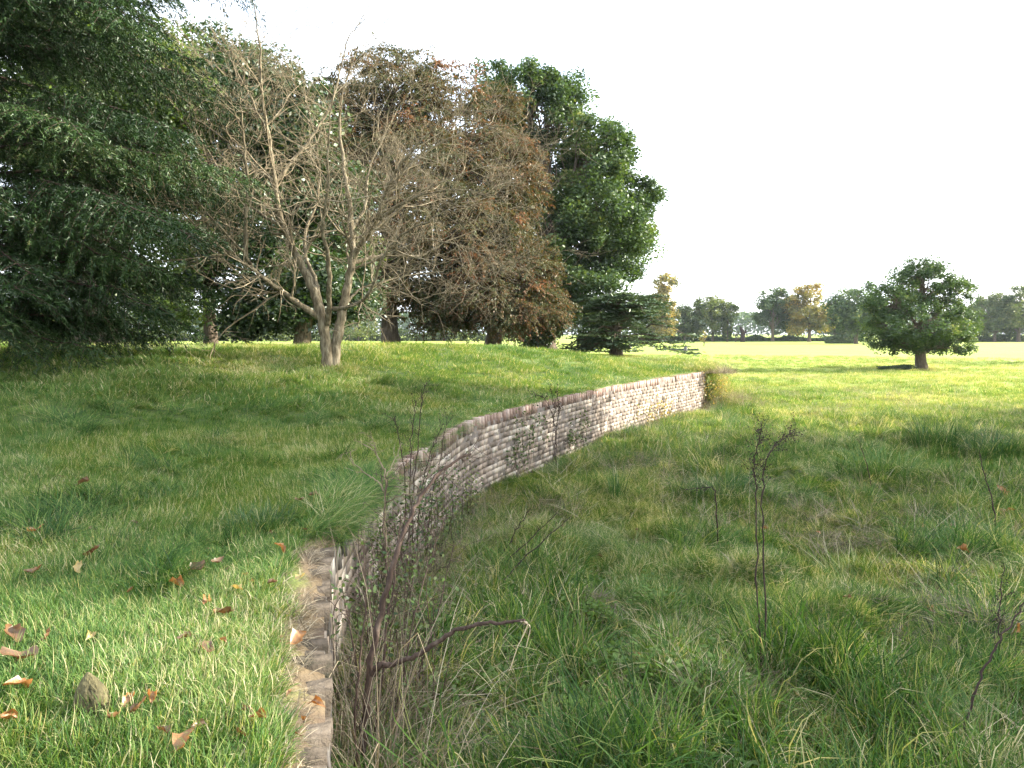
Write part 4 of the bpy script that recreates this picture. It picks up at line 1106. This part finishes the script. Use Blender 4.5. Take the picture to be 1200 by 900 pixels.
# ------------------------------------------------------------------ stone and fallen leaves
def stone():
    import bmesh
    x, y, z = ground_at(113, 842, 'lawn')
    bm = bmesh.new(); bmesh.ops.create_icosphere(bm, subdivisions=4, radius=1)
    rg = np.random.default_rng(9)
    for v in bm.verts:
        c = np.array(v.co); h = (c[2] + 1) / 2
        r = (1 - .66 * h ** 1.1)
        k = 1 + .22 * (fbm(c[0] * 1.9 + 3, c[1] * 1.9 + c[2] * 1.7, 5) - .5) * 2 + .12 * (fbm(c[0] * 5 + 3, c[1] * 5 + c[2] * 4, 6) - .5) * 2
        v.co = Vector((c[0] * .082 * r * 1.35 * k - .030 * h, c[1] * .06 * r * 1.4 * k, (c[2] * .088 + .055) * (.9 + .1 * k)))
    me = bpy.data.meshes.new('mossy_stone'); bm.to_mesh(me); bm.free(); me.materials.append(M['stone'])
    o = link('mossy_stone', me, loc=(x, y, z + .02)); o.rotation_euler = (0, 0, .3); o.scale = (.8, .8, 1.2)
    tag(o, 'pointed mossy stone half sunk in the lawn grass', 'stone')
stone()
def leaf_mesh(rng, curl, wide, mat):
    n, m = 9, 5
    u = np.linspace(0, 1, n); v = np.linspace(-1, 1, m)
    U, Vv = np.meshgrid(u, v, indexing='ij')
    w = wide * np.sin(np.pi * np.clip(U * .93 + .05, 0, 1)) ** .8 * (1 + .18 * np.sin(U * 19 + rng.uniform(0, 6)))
    ang = curl * Vv * (1 + .4 * np.sin(U * 5 + rng.uniform(0, 6)))
    Y = np.sin(ang) / max(curl, .1) * w; Z = (1 - np.cos(ang)) / max(curl, .1) * w
    bend = rng.uniform(-1.0, 1.3); X = U - .5
    Z = Z + bend * .28 * (U - .5) ** 2 * 2 + .05 * np.sin(U * 9 + Vv * 2 + rng.uniform(0, 6)) ; Y = Y + .12 * np.sin(U * 4 + rng.uniform(0, 6))
    P = np.stack([X, Y, Z], -1).reshape(-1, 3)
    i = (np.arange(n - 1)[:, None] * m + np.arange(m - 1)[None]).ravel()
    F = np.stack([i, i + 1, i + m + 1, i + m], -1)
    st = np.array([[-.5, 0, 0], [-.72, .03, .04], [-.72, .045, .04], [-.5, .02, 0]]) + [0, 0, P[m // 2][2]]
    F = np.concatenate([F, [[len(P) + q for q in range(4)]]]); P = np.concatenate([P, st])
    return mesh('fallen_leaf', P, F, M[mat], np.clip(rng.normal(.5, .2, len(P)), 0, 1), smooth=True)
rgL = np.random.default_rng(88)
LM = {c: [leaf_mesh(rgL, rgL.uniform(.5, 2.2), rgL.uniform(.26, .48), 'leaf_' + c) for _ in range(5)] for c in ('brown', 'orange', 'yellow')}
def fallen(px, py, size, col, label, which='lawn', group=None, lift=None):
    x, y, z = ground_at(px, py, which)
    d = math.sqrt(x * x + y * y + (EYE - z) ** 2)
    o = link('fallen_leaf', LM[col][rgL.integers(5)], loc=(x, y, z + (lift if lift is not None else (.085 if which == 'lawn' else .18))))
    k = size * d / FPX * (.92 if size < 18 else .78) * rgL.uniform(.9, 1.1); o.scale = (k, k, k)
    o.rotation_euler = (rgL.normal(0, .45), rgL.normal(0, .35), rgL.uniform(0, 6.28))
    tag(o, label, 'leaf', group or ('fallen leaves on the lawn' if which == 'lawn' else 'fallen leaves in the ditch'))
big = [(38, 636, 26, 'orange', 'bright orange curled leaf on the lawn far from the wall'), (97, 577, 15, 'brown', 'dark reddish leaf high on the lawn near the conifer shade'), (40, 685, 17, 'brown', 'flat brown leaf below the bright orange curled one'),
 (93, 682, 22, 'yellow', 'pale yellow narrow leaf standing on edge in the lawn'), (109, 662, 17, 'brown', 'dark crumpled leaf just above the pale yellow narrow one'), (153, 709, 15, 'brown', 'small tan leaf alone in the middle of the lawn'),
 (207, 700, 26, 'orange', 'long rolled orange brown leaf in the middle of the lawn'), (232, 681, 22, 'brown', 'dark brown twisted leaf next to a rolled orange one'), (256, 673, 16, 'brown', 'brown leaf curled up beside the dark twisted one'),
 (329, 655, 22, 'orange', 'upright orange sliver of a leaf near the wall edge'), (243, 724, 24, 'orange', 'orange leaf with a long stalk above the dark crumpled leaf'), (263, 736, 26, 'brown', 'large dark crumpled leaf with a stalk in mid lawn'),
 (216, 768, 20, 'brown', 'dull brown flat leaf below the large crumpled one'), (243, 781, 24, 'brown', 'narrow light brown leaf on the short grass'), (262, 772, 9, 'orange', 'tiny orange leaf beside the narrow light brown one'),
 (18, 766, 30, 'brown', 'broad dull brown leaf at the edge of view above the rolled bark'), (22, 792, 44, 'brown', 'long rolled reddish brown leaf like a strip of bark'), (55, 768, 20, 'brown', 'stalky tan leaf tip beside the broad dull brown leaf'),
 (22, 825, 30, 'orange', 'torn orange leaf with an upright point near the mossy stone'), (10, 866, 20, 'orange', 'pale orange leaf below the torn pointed one'), (105, 764, 16, 'yellow', 'small upright yellow leaf above the mossy stone'),
 (150, 846, 24, 'orange', 'orange leaf in the cluster beside the mossy stone'), (165, 852, 26, 'brown', 'brown leaf in the middle of the cluster beside the mossy stone'), (178, 840, 22, 'orange', 'upright tan leaf ending the cluster beside the mossy stone'),
 (131, 866, 26, 'brown', 'pinkish brown rolled leaf below the cluster by the stone'), (290, 856, 26, 'brown', 'dark curled leaf with a pale stalk low on the lawn'), (303, 866, 22, 'orange', 'light stalk like leaf joined to the dark curled one'),
 (232, 876, 14, 'brown', 'small brown leaf on the sunny grass'), (192, 882, 20, 'brown', 'thin dark upright leaf on the sunny grass'), (218, 896, 30, 'orange', 'wide light brown leaf at the bottom of the sunny grass'),
 (283, 886, 15, 'brown', 'small crumpled dark leaf below the curled one with a stalk'), (350, 769, 28, 'orange', 'ochre leaf lying on the thatch beside the brick edge'), (372, 849, 26, 'orange', 'bright orange curled leaf lying on the bricks'),
 (320, 700, 12, 'brown', 'small red brown leaf between the lawn and the brick edge'), (352, 692, 14, 'yellow', 'ochre scrap lying on dry thatch near the bricks'), (278, 706, 20, 'yellow', 'yellowish ragged leaf deep in the grass'),
 (370, 592, 18, 'brown', 'reddish brown leaf beside the dark grass tuft'), (352, 598, 14, 'brown', 'dark leaf scrap behind the dark grass tuft'), (420, 567, 14, 'yellow', 'yellow leaf by the grey forked sapling')]
for a in big: fallen(*a)
dl = [(588, 786, 18, 'orange', 'orange leaf in the ditch below the hanging dry strands'), (664, 794, 14, 'orange', 'small orange leaf in the ditch grass right of the hanging strands'.replace('right of', 'beyond')), (748, 776, 22, 'orange', 'orange leaf at the top of the trio in mid ditch'), (738, 783, 22, 'brown', 'brown leaf of the trio in mid ditch'),
 (750, 798, 22, 'orange', 'reddish orange leaf at the bottom of the trio in mid ditch'), (716, 843, 18, 'orange', 'orange crumpled leaf low in the ditch'), (700, 797, 14, 'brown', 'faded leaf between the small orange one and the trio'), (730, 888, 16, 'brown', 'brown leaf lowest in the ditch'),
 (936, 845, 20, 'yellow', 'ochre leaf standing up beside the big flattened tussock'), (1090, 742, 20, 'orange', 'clean orange leaf on the flattened meadow grass'), (1055, 746, 18, 'brown', 'dark brown leaf beside the clean orange one'), (1176, 590, 16, 'orange', 'red orange leaf near the thin reddish stem'),
 (1180, 612, 16, 'orange', 'tan orange leaf below the red orange one'), (1128, 664, 13, 'orange', 'red leaf lying by the dark green tussock'), (896, 633, 12, 'orange', 'red leaf near the black dock stems'), (1190, 766, 22, 'orange', 'tan leaf caught by the long leaning stem'), (992, 724, 12, 'brown', 'small tan leaf in the shaded meadow'), (1136, 710, 13, 'yellow', 'yellow leaf beside a withered weed')]
for a in dl: fallen(*a, which='field')
for k in range(66):
    if k < 44: fallen(rgL.uniform(0, 380), 520 + 370 * rgL.random() ** .8, rgL.uniform(5, 11), ['brown', 'brown', 'orange'][k % 3], 'tiny brownish leaf scrap lying in the lawn grass', 'lawn', 'tiny leaf scraps in the lawn', lift=.04)
    else: fallen(rgL.uniform(600, 1200), 600 + 290 * rgL.random(), rgL.uniform(6, 11), ['brown', 'orange', 'brown'][k % 3], 'tiny brownish leaf scrap lying in the rough meadow grass', 'field', 'tiny leaf scraps in the meadow')

# rank grass over the bank at the end of the wall
y = rng.uniform(30.6, 40, 2600); x = xw(y) + rng.uniform(-.8, 1.0, 2600) * np.maximum(bank_w(y), .8)
k = (y > 31) | (x < xw(y)); x, y = x[k], y[k]
zb = lambda a, b: np.maximum(lawn_z(a, b), field_z(a, b))
grow('rough_grass', x, y, zb, far_t, 401, h0=1.3, lean=.3, tint=.1)
y = rng.uniform(30.2, 34.5, 240); x = xw(y) + rng.uniform(.05, 1.3, 240)
grow('rough_grass', x, y, zb, dry_t, 402, h0=1.5, lean=.25)
# coarse arching clumps scattered through the ditch
clump_t = tuft_set('coarse_clump', 7, M['grass'], 9, n=120, h=lambda r: r.uniform(.34, .52), spread=.16, lean=.6, curl=1.5, w=.0075, tint=.40, tvar=.17, dryfrac=.16)
x, y = sector(rng, 4200, 3.2, 30, 46, 2); k = (x - xw(y) > .6) & (fbm(x * .9, y * .9, 78) > .52)
grow('rough_grass', x[k], y[k], field_z, clump_t, 403, h0=1.2, hv=.5, lean=.35, leanamp=.7, tint=-.05, tvar=.13)
# longer darker tufts in the lawn
x, y = sector(rng, 1500, 4.5, 20, 44, 2); k = (xw(y) - x > .3) & (fbm(x * .8, y * .8, 79) > .56)
grow('lawn_grass', x[k], y[k], lawn_z, clump_t, 404, h0=.42, lean=.4, tint=-.05)

# fallen straw lying across the shaded meadow, rank growth hiding the end of the wall
culm_t = tuft_set('fallen_straw', 6, M['straw'], 10, n=4, h=lambda r: r.uniform(.6, 1.1), spread=.10, lean=1.25, curl=.35, w=.0048, tint=.72, tvar=.15, dryfrac=.3)
x, y = sector(rng, 1100, 3.2, 20, 44, 2); k = (x - xw(y) > .5) & (fbm(x * .35, y * .35, 83) > .46)
grow('rough_grass', x[k], y[k], lambda a, b: field_z(a, b) + .14, culm_t, 405, h0=1.0, lean=.15)
y = rng.uniform(30.3, 32.4, 150); x = xw(np.minimum(y, 31)) + rng.uniform(.0, .9, 150)
grow('undergrowth', x, y, field_z, stalk_t, 406, h0=1.5, lean=.2, label='tan stalks crowding the far end of the wall')
y = rng.uniform(30.3, 33.0, 300); x = xw(np.minimum(y, 31)) + rng.uniform(.0, 1.2, 300)
grow('rough_grass', x, y, field_z, hang_t, 407, h0=2.6, lean=.2, tint=.1)

# matted dead grass and litter beside the leaning stem
mat_t = tuft_set('dead_mat', 5, M['straw'], 11, n=40, h=lambda r: r.uniform(.12, .3), spread=.14, lean=1.2, curl=.5, w=.005, tint=.22, tvar=.14, dryfrac=.1)
px_ = [(1140, 735, .5, 70), (1085, 770, .35, 34), (700, 720, .3, 26), (990, 650, .4, 30), (1110, 690, .4, 30), (930, 790, .3, 20)]
for q, (a, c, sp, n_) in enumerate(px_):
    g = ground_at(a, c, 'field')
    x = g[0] + rng.normal(0, sp * .6, n_); y = g[1] + rng.normal(0, sp, n_)
    grow('dead_grass', x, y, lambda u, v: field_z(u, v) + .15, mat_t, 410 + q, h0=1.0, lean=.15)

# ------------------------------------------------------------------ the faint autumn haze
hz = bpy.data.materials.new('haze'); hz.use_nodes = True
hn = hz.node_tree; hn.nodes.clear()
ho = hn.nodes.new('ShaderNodeOutputMaterial'); hv = hn.nodes.new('ShaderNodeVolumePrincipled')
hv.inputs['Color'].default_value = (.80, .88, 1.0, 1); hv.inputs['Density'].default_value = .00009; hv.inputs['Anisotropy'].default_value = .3
hn.links.new(hv.outputs[0], ho.inputs['Volume'])
V = BOX * np.array([3400, 3400, 33.0]) + np.array([0, 0, 33.0 / 2 - 3.2])
tag(link('haze', mesh('haze', V, BF, hz)), 'faint pale haze hanging over the parkland', kind='stuff')
